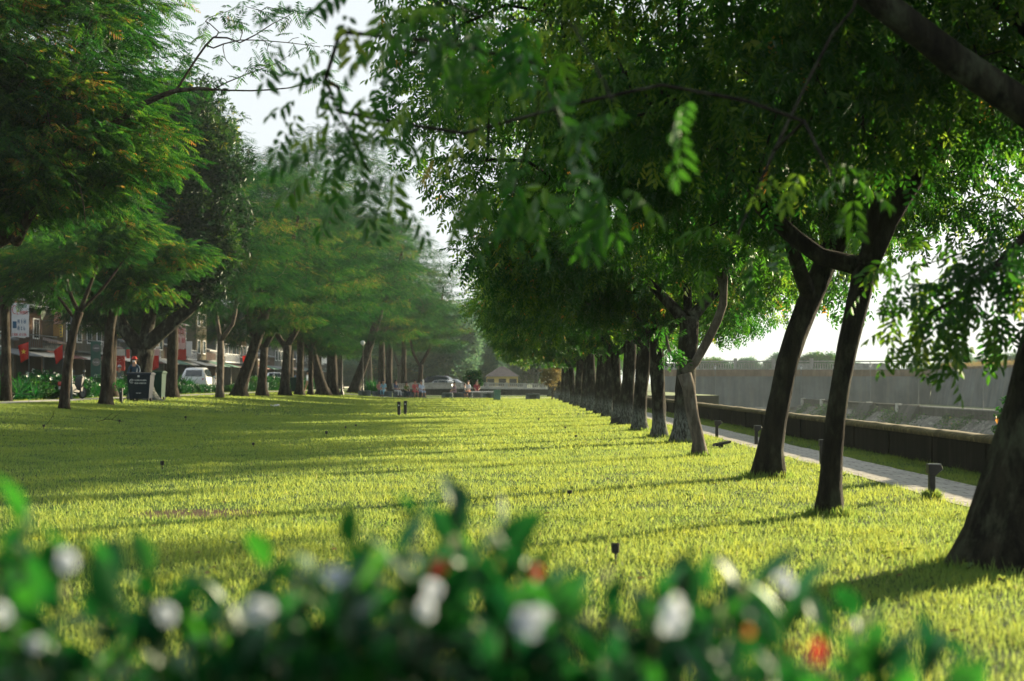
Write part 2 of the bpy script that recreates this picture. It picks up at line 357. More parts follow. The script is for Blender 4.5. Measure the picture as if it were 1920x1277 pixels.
MB().box(W0, W1, -.2, 3, 5.1, 5.25).build('ledge', M_conc, gw)
for k in range(8):
    x = W0 + k * 5.5; MB().box(x, x + .45, 0, .45, 5.25, 6.75).build('railing_post', M_conc, gw)
rl_ = MB(); rl_.box(W0, W1, .08, .36, 6.2, 6.4)
for k in range(7):
    if k in (1, 2, 4, 6):
        for q in range(13): x = W0 + .7 + k * 5.5 + q * .36; rl_.box(x, x + .14, .14, .3, 5.25, 5.95)
    else: rl_.box(W0 + .45 + k * 5.5, W0 + 5.5 + k * 5.5, .14, .3, 5.25, 5.95)
rl_.box(W0, W1, .1, .34, 5.95, 6.03); rl_.build('railing', M_conc, gw)

pp = empty('quay_parapet', (41.3, 100, -2.0), 0, 'low stone parapet on top of the rubble embankment across the canal', 'wall')
pb = MB(); pb.box(0, .3, -80, 52, 0, .82); pb.build('wall', M_par, pp)
MB().box(-.05, .38, -80, 52, .82, .93).build('coping', M_conc, pp)
for y in (-2.0, 47.0, 65):
    MB().prism([(-1.3, -1.1), (-.45, .55), (-.2, .96), (.36, .96), (.36, -1.1)], 'y', y - 3.0, y + 3.0).build('buttress', M_par, pp)
bl = empty('quay_balustrade', (41.3, 190, -2.0), 0, 'pierced stone balustrade on the far quay left of the solid parapet', 'railing')
q = MB(); q.box(-.05, .38, -38, 13, .82, .95); q.box(0, .3, -38, 13, 0, .2)
for k in range(84): q.box(.08, .22, -37.6 + k * .6, -37.35 + k * .6, .2, .82)
q.build('balusters', M_par, bl)
for k in range(5): MB().box(-.08, .40, -38 + k * 12.5, -37 + k * 12.5, 0, 1.02).build('pier', M_concL, bl)

# ---- bridge at the far end with balustrade, yellow house
br = empty('bridge', (UX(850, 150), 150, 0), 0, 'long low arched stone bridge with pierced balustrade behind the benches', 'bridge')
x0, x1 = UX(664, 150) - br.location.x, UX(1085, 150) - br.location.x
arch = lambda t: 1.02 + .26 * math.sin(math.pi * min(1, max(0, t * .95 + .05)))
def band(name, lo, hi, y0, y1, mat):
    m = MB(); n = 40; V = []
    for i in range(n + 1):
        t = i / n; x = x0 + (x1 - x0) * t; a = arch(t)
        for y in (y0, y1):
            for z in (lo(a), hi(a)): V.append((x, y, z))
    F = []
    for i in range(n):
        a = i * 4; F += [[a, a + 4, a + 5, a + 1], [a + 2, a + 3, a + 7, a + 6], [a + 1, a + 5, a + 7, a + 3], [a, a + 2, a + 6, a + 4]]
    F += [[0, 1, 3, 2], [n * 4, n * 4 + 2, n * 4 + 3, n * 4 + 1]]
    m.add(V, np.array(F)); m.build(name, mat, br)
band('handrail', lambda a: a - .10, lambda a: a, -.15, .15, M_concL)
band('deck', lambda a: a - .66, lambda a: a - .46, -.3, 9, M_concL)
band('side_wall', lambda a: -.3, lambda a: a - .66, -.2, 8.8, M_par)
sp = MB()
for k in range(118):
    x = x0 + .1 + k * (x1 - x0 - .2) / 118; a = arch(k / 118)
    if k % 10 == 0: sp.box(x - .14, x + .14, -.16, .16, a - .46, a + .04)
    else: sp.box(x - .068, x + .068, -.05, .05, a - .46, a - .10)
o_ = sp.build('baluster', M_concL, br); props(o_, kind='stuff')
lb = empty('canal_railing', (UX(850, 144), 144, 0), 0, 'dark stone balustrade at lawn level in front of the arched bridge', 'railing')
lx0, lx1 = UX(664, 144) - lb.location.x, UX(1075, 144) - lb.location.x
q = MB(); q.box(lx0, lx1, -.12, .12, .46, .60); q.box(lx0, lx1, -.12, .12, -.1, .08)
for k in range(80): x = lx0 + .1 + k * (lx1 - lx0) / 80; q.box(x - (.17 if k % 8 == 0 else .06), x + (.17 if k % 8 == 0 else .06), -.09, .09, .08, .46)
q.build('balusters', M_par, lb)
bkr = MB().box(UX(600, 160), UX(1095, 160), 153, 161, -.5, .3).build('bridge_approach', M_asph); props(bkr, kind='structure')

M_yel = surf('yellow_plaster', (.55, .42, .16), (.42, .32, .13), 1.5, .9)
M_tile = surf('old_roof_tiles', (.14, .11, .10), (.08, .065, .06), 2, .9, bump=.4)
M_dark = surf('painted_dark_opening', (.02, .02, .02), (.012, .012, .012), 3, .6)  # solid near-black: the dark of unlit interiors put into the colour
hx0, hx1, hy, hz = UX(912, 215), UX(971, 215), 215, VZ(718, 215)
yh = empty('yellow_house', ((hx0 + hx1) / 2, hy, -.2), 0, 'small yellow house with a brown hipped roof beyond the bridge', 'house')
w2 = (hx1 - hx0) / 2; ez = VZ(706, 215) + .2; pz = VZ(687, 215) + .2
MB().box(-w2, w2, 0, 5, 0, ez).build('wall', M_yel, yh)
m = MB(); V = [(-w2 - .3, -.4, ez), (w2 + .3, -.4, ez), (w2 + .3, 5.4, ez), (-w2 - .3, 5.4, ez), (-w2 + 2.0, 2.5, pz), (w2 - 2.0, 2.5, pz)]
m.add(V, [[0, 1, 5, 4], [1, 2, 5], [2, 3, 4, 5], [3, 0, 4], [3, 2, 1, 0]]); m.build('roof', M_tile, yh)
for u in (920, 942, 962):
    x = UX(u, 215) - yh.location.x; MB().box(x - .55, x + .55, -.08, 0, ez - 1.4, ez - .35).build('window', M_dark, yh)

# ------------------------------------------------------------------ grass (one counted-by-nobody cover)
def blades(mb, rng, y0, y1, dens, h, wd, seg2):
    # points in the wedge the lawn shows, plus margins
    def half(Y): return .42 * Y + 1.5
    A = .5 * (half(y0) + half(y1)) * 2 * (y1 - y0); n = int(A * dens * 1.0)
    Y = y0 + (y1 - y0) * np.sqrt(rng.random(n)) if y0 < 1 else rng.uniform(y0, y1, n)
    pr = half(Y) / half(y1); k = rng.random(n) < pr; Y = Y[k]; n = len(Y)
    X = rng.uniform(-1, 1, n) * half(Y)
    ok = (X < 4.93) | ((X > 5.93) & (X < 6.85)); ok &= ~((X < -17.7) & (X > -19.0)) & (X > -21.4); ok &= ~((Y > 117) & (Y < 121.2) & (X < 4))
    e = np.sqrt(((X + 3.2) / .75) ** 2 + ((Y - 14.55) / .55) ** 2); ok &= (e > 1.0) | (rng.random(n) < .25 * e)
    cl = np.sin(X * 1.9 + np.sin(Y * 1.3) * 2) * np.sin(Y * 2.3 + np.cos(X * 1.7) * 2) + .6 * np.sin(X * 5.1 + Y * 3.3) * np.sin(Y * 6.2 - X * 2)
    ok &= rng.random(n) < .8 + .25 * cl
    X, Y, cl = X[ok], Y[ok], cl[ok]; n = len(X); Z = gzv(X) - .004
    hh = h * rng.lognormal(-.08, .35, n) * (1 + .22 * cl); ww = wd * rng.uniform(.7, 1.3, n); az = rng.uniform(0, 2 * np.pi, n); ln = rng.uniform(.15, 1.1, n) * hh
    dx, dy = np.cos(az), np.sin(az); fx, fy = np.cos(az + 1.57 + rng.normal(0, .5, n)), np.sin(az + 1.57 + rng.normal(0, .5, n))
    val = np.clip(.5 + .16 * cl + rng.normal(0, .13, n), 0, .95); val = np.where(rng.random(n) < .004, 1, val)
    B = np.stack([X, Y, Z], 1)
    a = B + np.stack([-dx * ww / 2, -dy * ww / 2, 0 * X], 1); c = B + np.stack([dx * ww / 2, dy * ww / 2, 0 * X], 1)
    t = B + np.stack([fx * ln, fy * ln, hh], 1)
    if seg2:
        m1_ = B + np.stack([fx * ln * .35 - dx * ww * .42, fy * ln * .35 - dy * ww * .42, hh * .6], 1); m2_ = B + np.stack([fx * ln * .35 + dx * ww * .42, fy * ln * .35 + dy * ww * .42, hh * .6], 1)
        V = np.stack([a, c, m2_, m1_, t], 1).reshape(-1, 3); i = np.arange(n)[:, None] * 5
        o = mb.n; mb.add(V, (i + np.array([[0, 1, 2, 3]])), 0, np.repeat(val, 5)); mb.f.append((i + np.array([[3, 2, 4]]) + o, 0))
    else:
        mb.add(np.stack([a, c, t], 1).reshape(-1, 3), np.arange(n)[:, None] * 3 + np.array([[0, 1, 2]]), 0, np.repeat(val, 3))
rg = np.random.default_rng(77); gb = MB()
TREEFEET = [(hit(u, v).x, hit(u, v).y, r) for u, v, r in [(1905, 1062, .5), (1552, 968, .15), (1440, 896, .24), (1312, 856, .15), (1283, 830, .28), (1236, 821, .24), (1200, 808, .26), (1747, 936, .05)]]
blades(gb, rg, 2.5, 8, 3600, .050, .0048, True)
blades(gb, rg, 8, 15, 3200, .046, .006, True)
blades(gb, rg, 15, 28, 1500, .046, .009, False)
blades(gb, rg, 28, 55, 800, .046, .015, False)
blades(gb, rg, 55, 125, 170, .055, .032, False)
# taller tufts at the tree feet
for (tx, ty, tr_) in TREEFEET:
    n = int(620 if ty < 25 else 260); a = rg.uniform(0, 6.28, n); q = tr_ * (1 + np.abs(rg.normal(0, .35, n))) + .01
    X = tx + q * np.cos(a); Y = ty + q * np.sin(a); h = rg.uniform(.04, .15, n) * np.exp(-(q - tr_) * 1.2); ln = h * rg.uniform(.1, .9, n); f = rg.uniform(0, 6.28, n); wd2 = .004 + ty * .0003
    B = np.stack([X, Y, 0 * X - .004], 1); dx, dy = np.cos(f) * wd2, np.sin(f) * wd2
    V = np.stack([B - np.stack([dx, dy, 0 * X], 1), B + np.stack([dx, dy, 0 * X], 1), B + np.stack([-np.sin(f) * ln, np.cos(f) * ln, h], 1)], 1).reshape(-1, 3)
    gb.add(V, np.arange(n)[:, None] * 3 + np.array([[0, 1, 2]]), 0, np.repeat(np.clip(rg.normal(.35, .2, n), 0, .9), 3))
wd_ = MB(); n = 900; Yw = rg.uniform(6, 40, n); Xw = rg.uniform(-.42, .42, n) * Yw; k = (Xw < 4.7); cx_ = np.sin(Xw * .8 + 1) * np.sin(Yw * .5) > .1; k &= cx_ | (rg.random(n) < .2); Xw, Yw = Xw[k], Yw[k]
for x, y in zip(Xw, Yw):
    for j in range(rg.integers(3, 7)):
        a = rg.uniform(0, 6.28); L = rg.uniform(.03, .07); c, s_ = math.cos(a), math.sin(a); z = gz(x) + .03; w2 = L * .3
        wd_.add([(x, y, z), (x + c * L * .5 - s_ * w2, y + s_ * L * .5 + c * w2, z + L * .55), (x + c * L, y + s_ * L, z + L * .35), (x + c * L * .5 + s_ * w2, y + s_ * L * .5 - c * w2, z + L * .55)], np.array([[0, 1, 2, 3]]), 0, [.3 + .5 * rg.random()] * 4)
props(wd_.build('weeds', M_grass), 'small broad-leaved weeds scattered through the lawn', 'weeds', kind='stuff')
fl_ = MB(); n = 700; Yw = rg.uniform(6, 60, n); Xw = 3.4 - np.abs(rg.normal(0, 3.2, n)) + rg.normal(0, 1, n)
for x, y in zip(Xw, Yw):
    a = rg.uniform(0, 6.28); L = rg.uniform(.05, .09); c, s_ = math.cos(a), math.sin(a); z = gz(x) + rg.uniform(.02, .05); w2 = L * .25
    fl_.add([(x, y, z), (x + c * L * .5 - s_ * w2, y + s_ * L * .5 + c * w2, z + .012), (x + c * L, y + s_ * L, z + .01), (x + c * L * .5 + s_ * w2, y + s_ * L * .5 - c * w2, z + .004)], np.array([[0, 1, 2, 3]]), 0, [rg.random()] * 4)
M_fallen = leafmat('fallen_leaf', [(0, (.10, .05, .02)), (.6, (.22, .13, .04)), (1, (.35, .26, .06))], [(0, (.1, .05, .02)), (.6, (.2, .12, .03)), (1, (.4, .3, .06))], .3, .02, .5)
props(fl_.build('fallen_leaves', M_fallen), 'dry brown and yellow leaves scattered in the grass', 'fallen leaves', kind='stuff')
props(gb.build('grass', M_grass), 'short sunlit lawn grass spreading over the whole park', 'grass', kind='stuff')
# ------------------------------------------------------------------ foliage templates (vertices, faces)
def leaflet(L, W, fold=.25, droop=.15, full=True):
    # +X along the leaf; folded along the midrib
    if full:
        V = [(0, 0, 0), (.32 * L, W * .46, fold * W - droop * .1 * L), (.7 * L, W * .38, fold * W - droop * .5 * L), (L, 0, -droop * L),
             (.7 * L, -W * .38, fold * W - droop * .5 * L), (.32 * L, -W * .46, fold * W - droop * .1 * L)]
        return np.array(V), np.array([[0, 3, 2, 1], [0, 5, 4, 3]])
    V = [(0, 0, 0), (.45 * L, W * .5, fold * W - droop * .3 * L), (L, 0, -droop * L), (.45 * L, -W * .5, fold * W - droop * .3 * L)]
    return np.array(V), np.array([[0, 3, 2, 1]])
def rotm(yaw=0, pitch=0, roll=0):
    return np.array((Matrix.Rotation(yaw, 3, 'Z') @ Matrix.Rotation(-pitch, 3, 'Y') @ Matrix.Rotation(roll, 3, 'X')))
def join(parts):
    V = []; F = []; n = 0
    for v, f in parts: V.append(v); F.append(f + n); n += len(v)
    return np.concatenate(V), np.concatenate(F)
def t_pinnate(rng, full=True, pairs=4, L=.105, W=.04, rach=.26):
    P = []
    for k in range(pairs * 2 + 1):
        q = (k // 2 + .8) / (pairs + .3); x = rach * min(1, q); z = -.28 * rach * min(1, q) ** 2
        side = 0 if k == pairs * 2 else (1 if k % 2 else -1)
        v, f = leaflet(L * rng.uniform(.75, 1.15) * (.8 + .3 * math.sin(q * 2.6)), W * rng.uniform(.85, 1.15), full=full)
        v = v @ rotm(side * R(rng.uniform(42, 66)), R(-rng.uniform(15, 50)), side * R(rng.uniform(-10, 30))).T + (x, side * .004, z)
        P.append((v, f))
    return join(P)
def t_frond(rng, pairs=9, L=.44):
    P = []; 
    for k in range(pairs):
        q = (k + .8) / pairs
        for side in (1, -1):
            ln = .17 * math.sin(.35 + 2.55 * q) * rng.uniform(.85, 1.1)
            v, f = leaflet(ln, .034 * rng.uniform(.8, 1.15), fold=.12, droop=.25, full=False)
            v = v @ rotm(side * R(72 - 28 * q), R(-rng.uniform(4, 22)), side * R(rng.uniform(-12, 12))).T + (L * q, 0, -.3 * L * q * q)
            P.append((v, f))
    return join(P)
def t_whorl(rng, n=9, L=.17, W=.042, full=False):
    P = []
    for k in range(n):
        v, f = leaflet(L * rng.uniform(.7, 1.15), W * rng.uniform(.8, 1.2), droop=.35, full=full)
        a = k * 2.4 + rng.uniform(-.3, .3); el = rng.uniform(-60, 15)
        # around +X axis
        v = v @ rotm(0, R(rng.uniform(5, 25)), 0).T
        Mx = np.array(Matrix.Rotation(a, 3, 'X') @ Matrix.Rotation(R(rng.uniform(35, 80)), 3, 'Z')); v = v @ Mx.T + (rng.uniform(0, .09), 0, 0)
        P.append((v, f))
    return join(P)
def t_tuft(rng, n=9, L=.34, W=.2, spread=.35):
    P = []
    for k in range(n):
        v, f = leaflet(L * rng.uniform(.6, 1.2), W * rng.uniform(.7, 1.2), full=False)
        v = v @ rotm(rng.uniform(0, 6.28), R(rng.uniform(-70, 30)), rng.uniform(-1, 1)).T + rng.normal(size=3) * spread * .6
        P.append((v, f))
    return join(P)
_r = np.random.default_rng(5)
T_Rn = [t_pinnate(_r, True) for _ in range(4)]
T_Rm = [t_pinnate(_r, False, pairs=3, L=.13, W=.055) for _ in range(3)]
T_Rf = [t_tuft(_r, 10, .17, .09, .3) for _ in range(3)]
T_L = [t_frond(_r) for _ in range(4)]
T_Lf = [t_frond(_r, 5, .5) for _ in range(2)]
T_D = [t_whorl(_r) for _ in range(4)]
T_F = [t_tuft(_r, 12, .30, .19, .5) for _ in range(3)]

def norm(a): return a / (np.linalg.norm(a, axis=-1, keepdims=True) + 1e-9)
def place(mb, rng, temps, P, fwd, up, s, val):
    which = rng.integers(0, len(temps), len(P))
    for k, (tv, tf) in enumerate(temps):
        m = which == k
        if not m.any(): continue
        X = norm(fwd[m]); Z = up[m] - X * (X * up[m]).sum(1, keepdims=True); Z = norm(Z); Y = np.cross(Z, X)
        B = np.stack([X, Y, Z], 1)                       # rows = axes
        V = P[m][:, None] + s[m][:, None, None] * np.einsum('vk,nkj->nvj', tv, B)
        n = m.sum(); nv = len(tv)
        F = (tf[None] + (np.arange(n) * nv)[:, None, None]).reshape(-1, tf.shape[1])
        vv = np.repeat(val[m], nv)
        # single odd-coloured leaflets inside a spray
        jit = np.repeat(rng.normal(0, .06, (n * nv) // tf[0].size + 1), tf[0].size)[:n * nv] if nv % tf[0].size == 0 else 0
        mb.add(V.reshape(-1, 3), F, 0, np.clip(vv + jit, 0, 1))

def ball(rng, n, shell=.0):
    d = norm(rng.normal(size=(n, 3))); r = rng.uniform(shell ** 3, 1, n) ** (1 / 3.); return d * r[:, None]

def catmull(pts, step=.25):
    P = np.array(pts, float); out = []
    for i in range(len(P) - 1):
        p0 = P[max(0, i - 1)]; p1 = P[i]; p2 = P[i + 1]; p3 = P[min(len(P) - 1, i + 2)]
        n = max(1, int(np.linalg.norm((p2 - p1)[:3]) / step))
        for k in range(n):
            t = k / n; out.append(.5 * ((2 * p1) + (-p0 + p2) * t + (2 * p0 - 5 * p1 + 4 * p2 - p3) * t * t + (-p0 + 3 * p1 - 3 * p2 + p3) * t ** 3))
    out.append(P[-1]); return np.array(out)

def tree_meshes(seed, trunk, limbs, crowns, nclump, nspray, temps, style='R', rc=.7, scale=1.0, leafmat=None, bark=None, step=.3,
                flare=.5, bump=.05, extra=(), sides=14, shell=.35, rl=.0075, colbias=0.0, keep=None, cenbias=.25, ow=.5, rcap=.2):
    """trunk: [(x,y,z,r)], limbs: list of such (start anywhere on the tree), crowns: [((c),(r),weight)]"""
    rng = np.random.default_rng(seed); tb = MB(); cb = MB()
    pos = []; par = []; rad = []; paths = []
    def addpath(pts4, start=None):
        idx = [] if start is None else [start]
        for p in pts4:
            pos.append(p[:3]); rad.append(p[3]); par.append(idx[-1] if idx else -1); idx.append(len(pos) - 1)
        return idx
    tp = catmull(trunk, step); t_idx = addpath(tp); main = [(t_idx, True)]
    for lb in limbs:
        lp = catmull(lb, step); A = np.array(pos); k = int(np.argmin(np.linalg.norm(A - lp[0][:3], axis=1)))
        main.append((addpath(lp[1:] if np.linalg.norm(A[k] - lp[0][:3]) < .12 else lp, k), False))
    nmain = len(pos)
    # clump centres
    ws = np.array([c[2] if len(c) > 2 else 1. for c in crowns]); ws = ws / ws.sum(); cen = []
    for (c, wgt) in zip(crowns, ws):
        n = max(1, int(nclump * wgt)); cand = ball(rng, n * 3, shell) * np.array(c[1]) + np.array(c[0])
        if keep is not None: cand = cand[keep(cand)]
        sel = [cand[0]]
        for q in cand[1:]:
            if len(sel) >= n: break
            if np.min(np.linalg.norm(np.array(sel) - q, axis=1)) > rc * .55: sel.append(q)
        cen += sel
    for e in extra: cen.append(np.array(e[:3]))
    cen = np.array(cen); A = np.array(pos)
    dmain = np.array([np.min(np.linalg.norm(A - c, axis=1)) for c in cen]); order = np.argsort(dmain)
    tips = []; NP = np.array(pos); 
    ext0 = len(cen) - len(extra)
    bpaths = []
    for ci in order:
        c = cen[ci]; d = np.linalg.norm(NP - c, axis=1) + .35 * np.maximum(0, NP[:, 2] - c[2])
        if ci >= len(cen) - len(extra): d = np.linalg.norm(NP - c, axis=1) + .8 * np.maximum(0, c[2] + .15 - NP[:, 2])
        lowest = NP[:, 2] < trunk[-1][2] * .55
        d = d + np.where(lowest[:len(NP)], 3.0, 0)
        k = int(np.argmin(d)); p0 = NP[k]; Lc = np.linalg.norm(c - p0)
        if Lc < .15: tips.append((c, norm(rng.normal(size=3)), ci)); continue
        m = max(2, int(Lc / .45)); tt = np.linspace(0, 1, m + 1)[1:]
        side = norm(rng.normal(size=3)) * .12 * Lc
        mid = np.stack([p0 * (1 - t) + c * t + np.array([0, 0, .14 * Lc * math.sin(math.pi * t)]) + side * math.sin(math.pi * t) + rng.normal(size=3) * .03 for t in tt])
        mid[-1] = c
        idx = [k]
        for q in mid:
            pos.append(q); rad.append(0.); par.append(idx[-1]); idx.append(len(pos) - 1)
        NP = np.concatenate([NP, mid]); bpaths.append(idx); tips.append((c, norm(mid[-1] - (mid[-2] if m > 1 else p0)), ci))
    acc = np.zeros(len(pos))
    for idx in bpaths: acc[idx[-1]] += 1
    for i in range(len(pos) - 1, -1, -1):
        if par[i] >= 0: acc[par[i]] += acc[i]
    rr = rl * np.maximum(acc, .6) ** .5
    rad = np.array(rad); rr = np.where(np.arange(len(pos)) < nmain, rad, np.minimum(rr, rcap))
    P = np.array(pos)
    for (idx, tr) in main:
        r_ = rr[idx].copy()
        if not tr: r_[0] = min(r_[0], r_[1] * 1.15)
        tb.tube(P[idx], r_, sides if tr else 10, bump=bump, rng=rng, flare=flare if tr else 0)
    for idx in bpaths:
        r_ = rr[idx].copy(); r_[0] = min(r_[0], r_[1] * 1.1)
        tb.tube(P[idx], r_, 5, cap=False)
    # leaf sprays
    C = np.array([t[0] for t in tips]); Dn = np.array([t[1] for t in tips]); n = len(C); isx = np.array([t[2] >= ext0 for t in tips]); xw = np.array([extra[t[2] - ext0][3] if t[2] >= ext0 else 1. for t in tips])
    ctr = np.mean(C, 0); k = nspray
    which = np.repeat(np.arange(n), k); N = len(which)
    if len(extra):
        keepm = rng.random(N) < np.where(isx[which], xw[which], 1.0); which = which[keepm]; N = len(which)
    off = ball(rng, N, .2)
    crad = rc * rng.uniform(.7, 1.25, n)[which]; crad = np.where(isx[which], rc * .45, crad)
    if style == 'R': sq = np.array([1, 1, .75])
    elif style == 'L': sq = np.array([1.25, 1.25, .38 if ow > .2 else .27])
    elif style == 'D': sq = np.array([.8, .8, 1.15])
    else: sq = np.array([1, 1, .8])
    Pp = C[which] + off * crad[:, None] * sq
    if style == 'L': Pp[:, 2] -= .18 * (np.linalg.norm(off[:, :2], axis=1) ** 2) * crad
    outw = norm(C - ctr + 1e-6)[which]
    if style == 'R': f = off * .8 + outw * .5 + rng.normal(size=(N, 3)) * .45 + np.array([0, 0, -.35])
    elif style == 'L': f = off * np.array([1, 1, .1]) + outw * np.array([ow, ow, .1]) + rng.normal(size=(N, 3)) * .22 + np.array([0, 0, -.12])
    elif style == 'D': f = off * .5 + outw * .3 + rng.normal(size=(N, 3)) * .3 + np.array([0, 0, -.75])
    else: f = off + rng.normal(size=(N, 3)) * .6
    up = np.array([0, 0, 1.]) + rng.normal(size=(N, 3)) * (.35 if style != 'L' else .22)
    val = np.clip(rng.beta(2.2, 2.6, N) * .8 + rng.normal(0, .19, n)[which] + colbias + .04, 0, .965)
    odd = rng.random(N) < (.0015 if style == 'L' else .005); val = np.where(odd, rng.uniform(.975, 1, N), val)
    place(cb, rng, temps, Pp, f, up, scale * rng.uniform(.75, 1.2, N), val)
    return tb.mesh('trunk', bark, True), cb.mesh('crown', leafmat, False)

def put_tree(name, meshes, loc, rz, label, cat='tree', group=None, s=1.0):
    t = empty(name, loc, rz, label, cat, group); t.scale = (s, s, s)
    link('trunk', meshes[0], t); link('crown', meshes[1], t); return t
ORD = ['first', 'second', 'third', 'fourth', 'fifth', 'sixth', 'seventh', 'eighth', 'ninth', 'tenth', 'eleventh', 'twelfth', 'thirteenth',
       'fourteenth', 'fifteenth', 'sixteenth', 'seventeenth', 'eighteenth', 'nineteenth', 'twentieth', 'twenty-first', 'twenty-second']

# ------------------------------------------------------------------ right-hand row of trees (beside the canal path)
GR = 'broad-leaved trees in the row beside the canal path'
# nearest: leans right, one thick limb returns to the left overhead
b = hit(1905, 1062)
def rel(base, u, v, Y, r): p = at(u, v, Y); return (p.x - base.x, p.y - base.y, p.z, r)
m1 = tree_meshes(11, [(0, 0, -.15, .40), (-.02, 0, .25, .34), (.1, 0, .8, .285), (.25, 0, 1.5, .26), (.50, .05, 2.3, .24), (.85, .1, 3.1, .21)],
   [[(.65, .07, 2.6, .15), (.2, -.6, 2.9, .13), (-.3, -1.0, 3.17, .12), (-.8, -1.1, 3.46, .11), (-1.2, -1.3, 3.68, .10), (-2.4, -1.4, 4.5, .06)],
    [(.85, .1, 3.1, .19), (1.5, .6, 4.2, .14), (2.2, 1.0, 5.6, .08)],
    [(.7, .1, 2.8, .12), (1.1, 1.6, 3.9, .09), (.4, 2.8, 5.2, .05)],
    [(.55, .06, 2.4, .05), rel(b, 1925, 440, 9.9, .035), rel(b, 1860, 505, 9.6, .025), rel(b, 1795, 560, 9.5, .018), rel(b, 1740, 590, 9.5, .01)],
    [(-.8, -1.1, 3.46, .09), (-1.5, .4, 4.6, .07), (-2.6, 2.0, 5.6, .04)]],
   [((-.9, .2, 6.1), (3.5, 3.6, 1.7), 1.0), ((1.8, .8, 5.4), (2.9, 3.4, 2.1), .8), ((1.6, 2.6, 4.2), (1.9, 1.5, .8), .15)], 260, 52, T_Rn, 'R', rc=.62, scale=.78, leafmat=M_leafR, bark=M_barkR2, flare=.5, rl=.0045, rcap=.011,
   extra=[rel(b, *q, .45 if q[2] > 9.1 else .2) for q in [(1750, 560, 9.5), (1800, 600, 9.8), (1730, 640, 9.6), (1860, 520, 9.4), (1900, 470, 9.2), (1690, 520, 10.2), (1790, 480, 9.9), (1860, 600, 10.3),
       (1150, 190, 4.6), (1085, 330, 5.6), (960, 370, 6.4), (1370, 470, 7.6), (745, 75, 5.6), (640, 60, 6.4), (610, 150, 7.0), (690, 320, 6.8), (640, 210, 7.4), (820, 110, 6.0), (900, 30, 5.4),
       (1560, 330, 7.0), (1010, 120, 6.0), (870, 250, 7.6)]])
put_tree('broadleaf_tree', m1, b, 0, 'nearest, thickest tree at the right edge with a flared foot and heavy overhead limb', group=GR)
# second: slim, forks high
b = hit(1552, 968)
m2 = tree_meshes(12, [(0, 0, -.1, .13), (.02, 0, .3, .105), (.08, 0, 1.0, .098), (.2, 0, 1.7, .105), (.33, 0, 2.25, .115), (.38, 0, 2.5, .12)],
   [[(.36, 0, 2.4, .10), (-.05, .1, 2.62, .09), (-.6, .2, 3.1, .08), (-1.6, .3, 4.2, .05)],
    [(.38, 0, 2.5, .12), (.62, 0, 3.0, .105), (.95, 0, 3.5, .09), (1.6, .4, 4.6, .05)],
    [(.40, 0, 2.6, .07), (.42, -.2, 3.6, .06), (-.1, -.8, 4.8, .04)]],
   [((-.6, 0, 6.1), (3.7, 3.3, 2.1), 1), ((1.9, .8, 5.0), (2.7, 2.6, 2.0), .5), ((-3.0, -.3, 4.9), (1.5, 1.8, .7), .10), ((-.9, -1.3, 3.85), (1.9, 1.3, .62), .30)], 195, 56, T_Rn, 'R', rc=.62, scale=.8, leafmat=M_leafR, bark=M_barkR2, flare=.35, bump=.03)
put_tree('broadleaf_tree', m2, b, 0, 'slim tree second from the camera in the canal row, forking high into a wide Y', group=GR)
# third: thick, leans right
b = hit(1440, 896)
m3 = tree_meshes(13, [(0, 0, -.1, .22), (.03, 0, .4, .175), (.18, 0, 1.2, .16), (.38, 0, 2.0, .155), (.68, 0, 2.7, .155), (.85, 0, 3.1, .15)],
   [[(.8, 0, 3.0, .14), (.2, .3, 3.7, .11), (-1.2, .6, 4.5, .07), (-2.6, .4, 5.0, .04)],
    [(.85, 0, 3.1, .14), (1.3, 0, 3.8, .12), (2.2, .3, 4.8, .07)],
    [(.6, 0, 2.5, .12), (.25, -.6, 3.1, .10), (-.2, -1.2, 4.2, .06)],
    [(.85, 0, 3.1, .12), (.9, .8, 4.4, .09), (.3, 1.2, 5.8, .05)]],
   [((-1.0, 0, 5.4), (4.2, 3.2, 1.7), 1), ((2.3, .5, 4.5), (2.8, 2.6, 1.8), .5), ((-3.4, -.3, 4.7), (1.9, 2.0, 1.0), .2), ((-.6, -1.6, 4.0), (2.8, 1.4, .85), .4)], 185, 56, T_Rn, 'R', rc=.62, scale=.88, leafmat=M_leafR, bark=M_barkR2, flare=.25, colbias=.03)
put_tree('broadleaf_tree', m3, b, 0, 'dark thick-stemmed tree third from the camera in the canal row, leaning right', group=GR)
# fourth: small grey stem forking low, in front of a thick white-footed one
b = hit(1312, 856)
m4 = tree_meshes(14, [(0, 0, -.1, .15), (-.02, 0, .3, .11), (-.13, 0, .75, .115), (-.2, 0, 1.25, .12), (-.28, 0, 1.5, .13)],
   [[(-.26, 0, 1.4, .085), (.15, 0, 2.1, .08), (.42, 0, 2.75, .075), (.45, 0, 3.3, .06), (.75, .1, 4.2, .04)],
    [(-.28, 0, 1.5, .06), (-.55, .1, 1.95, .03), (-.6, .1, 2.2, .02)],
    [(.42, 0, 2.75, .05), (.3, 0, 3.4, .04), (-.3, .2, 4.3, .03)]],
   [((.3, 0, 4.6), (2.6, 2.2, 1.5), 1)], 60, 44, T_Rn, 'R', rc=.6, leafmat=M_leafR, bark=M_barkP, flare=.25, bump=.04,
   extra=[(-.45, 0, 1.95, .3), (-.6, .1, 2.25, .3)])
put_tree('broadleaf_tree', m4, b, 0, 'small grey stem forking at waist height right in front of a whitewashed trunk', group=GR)
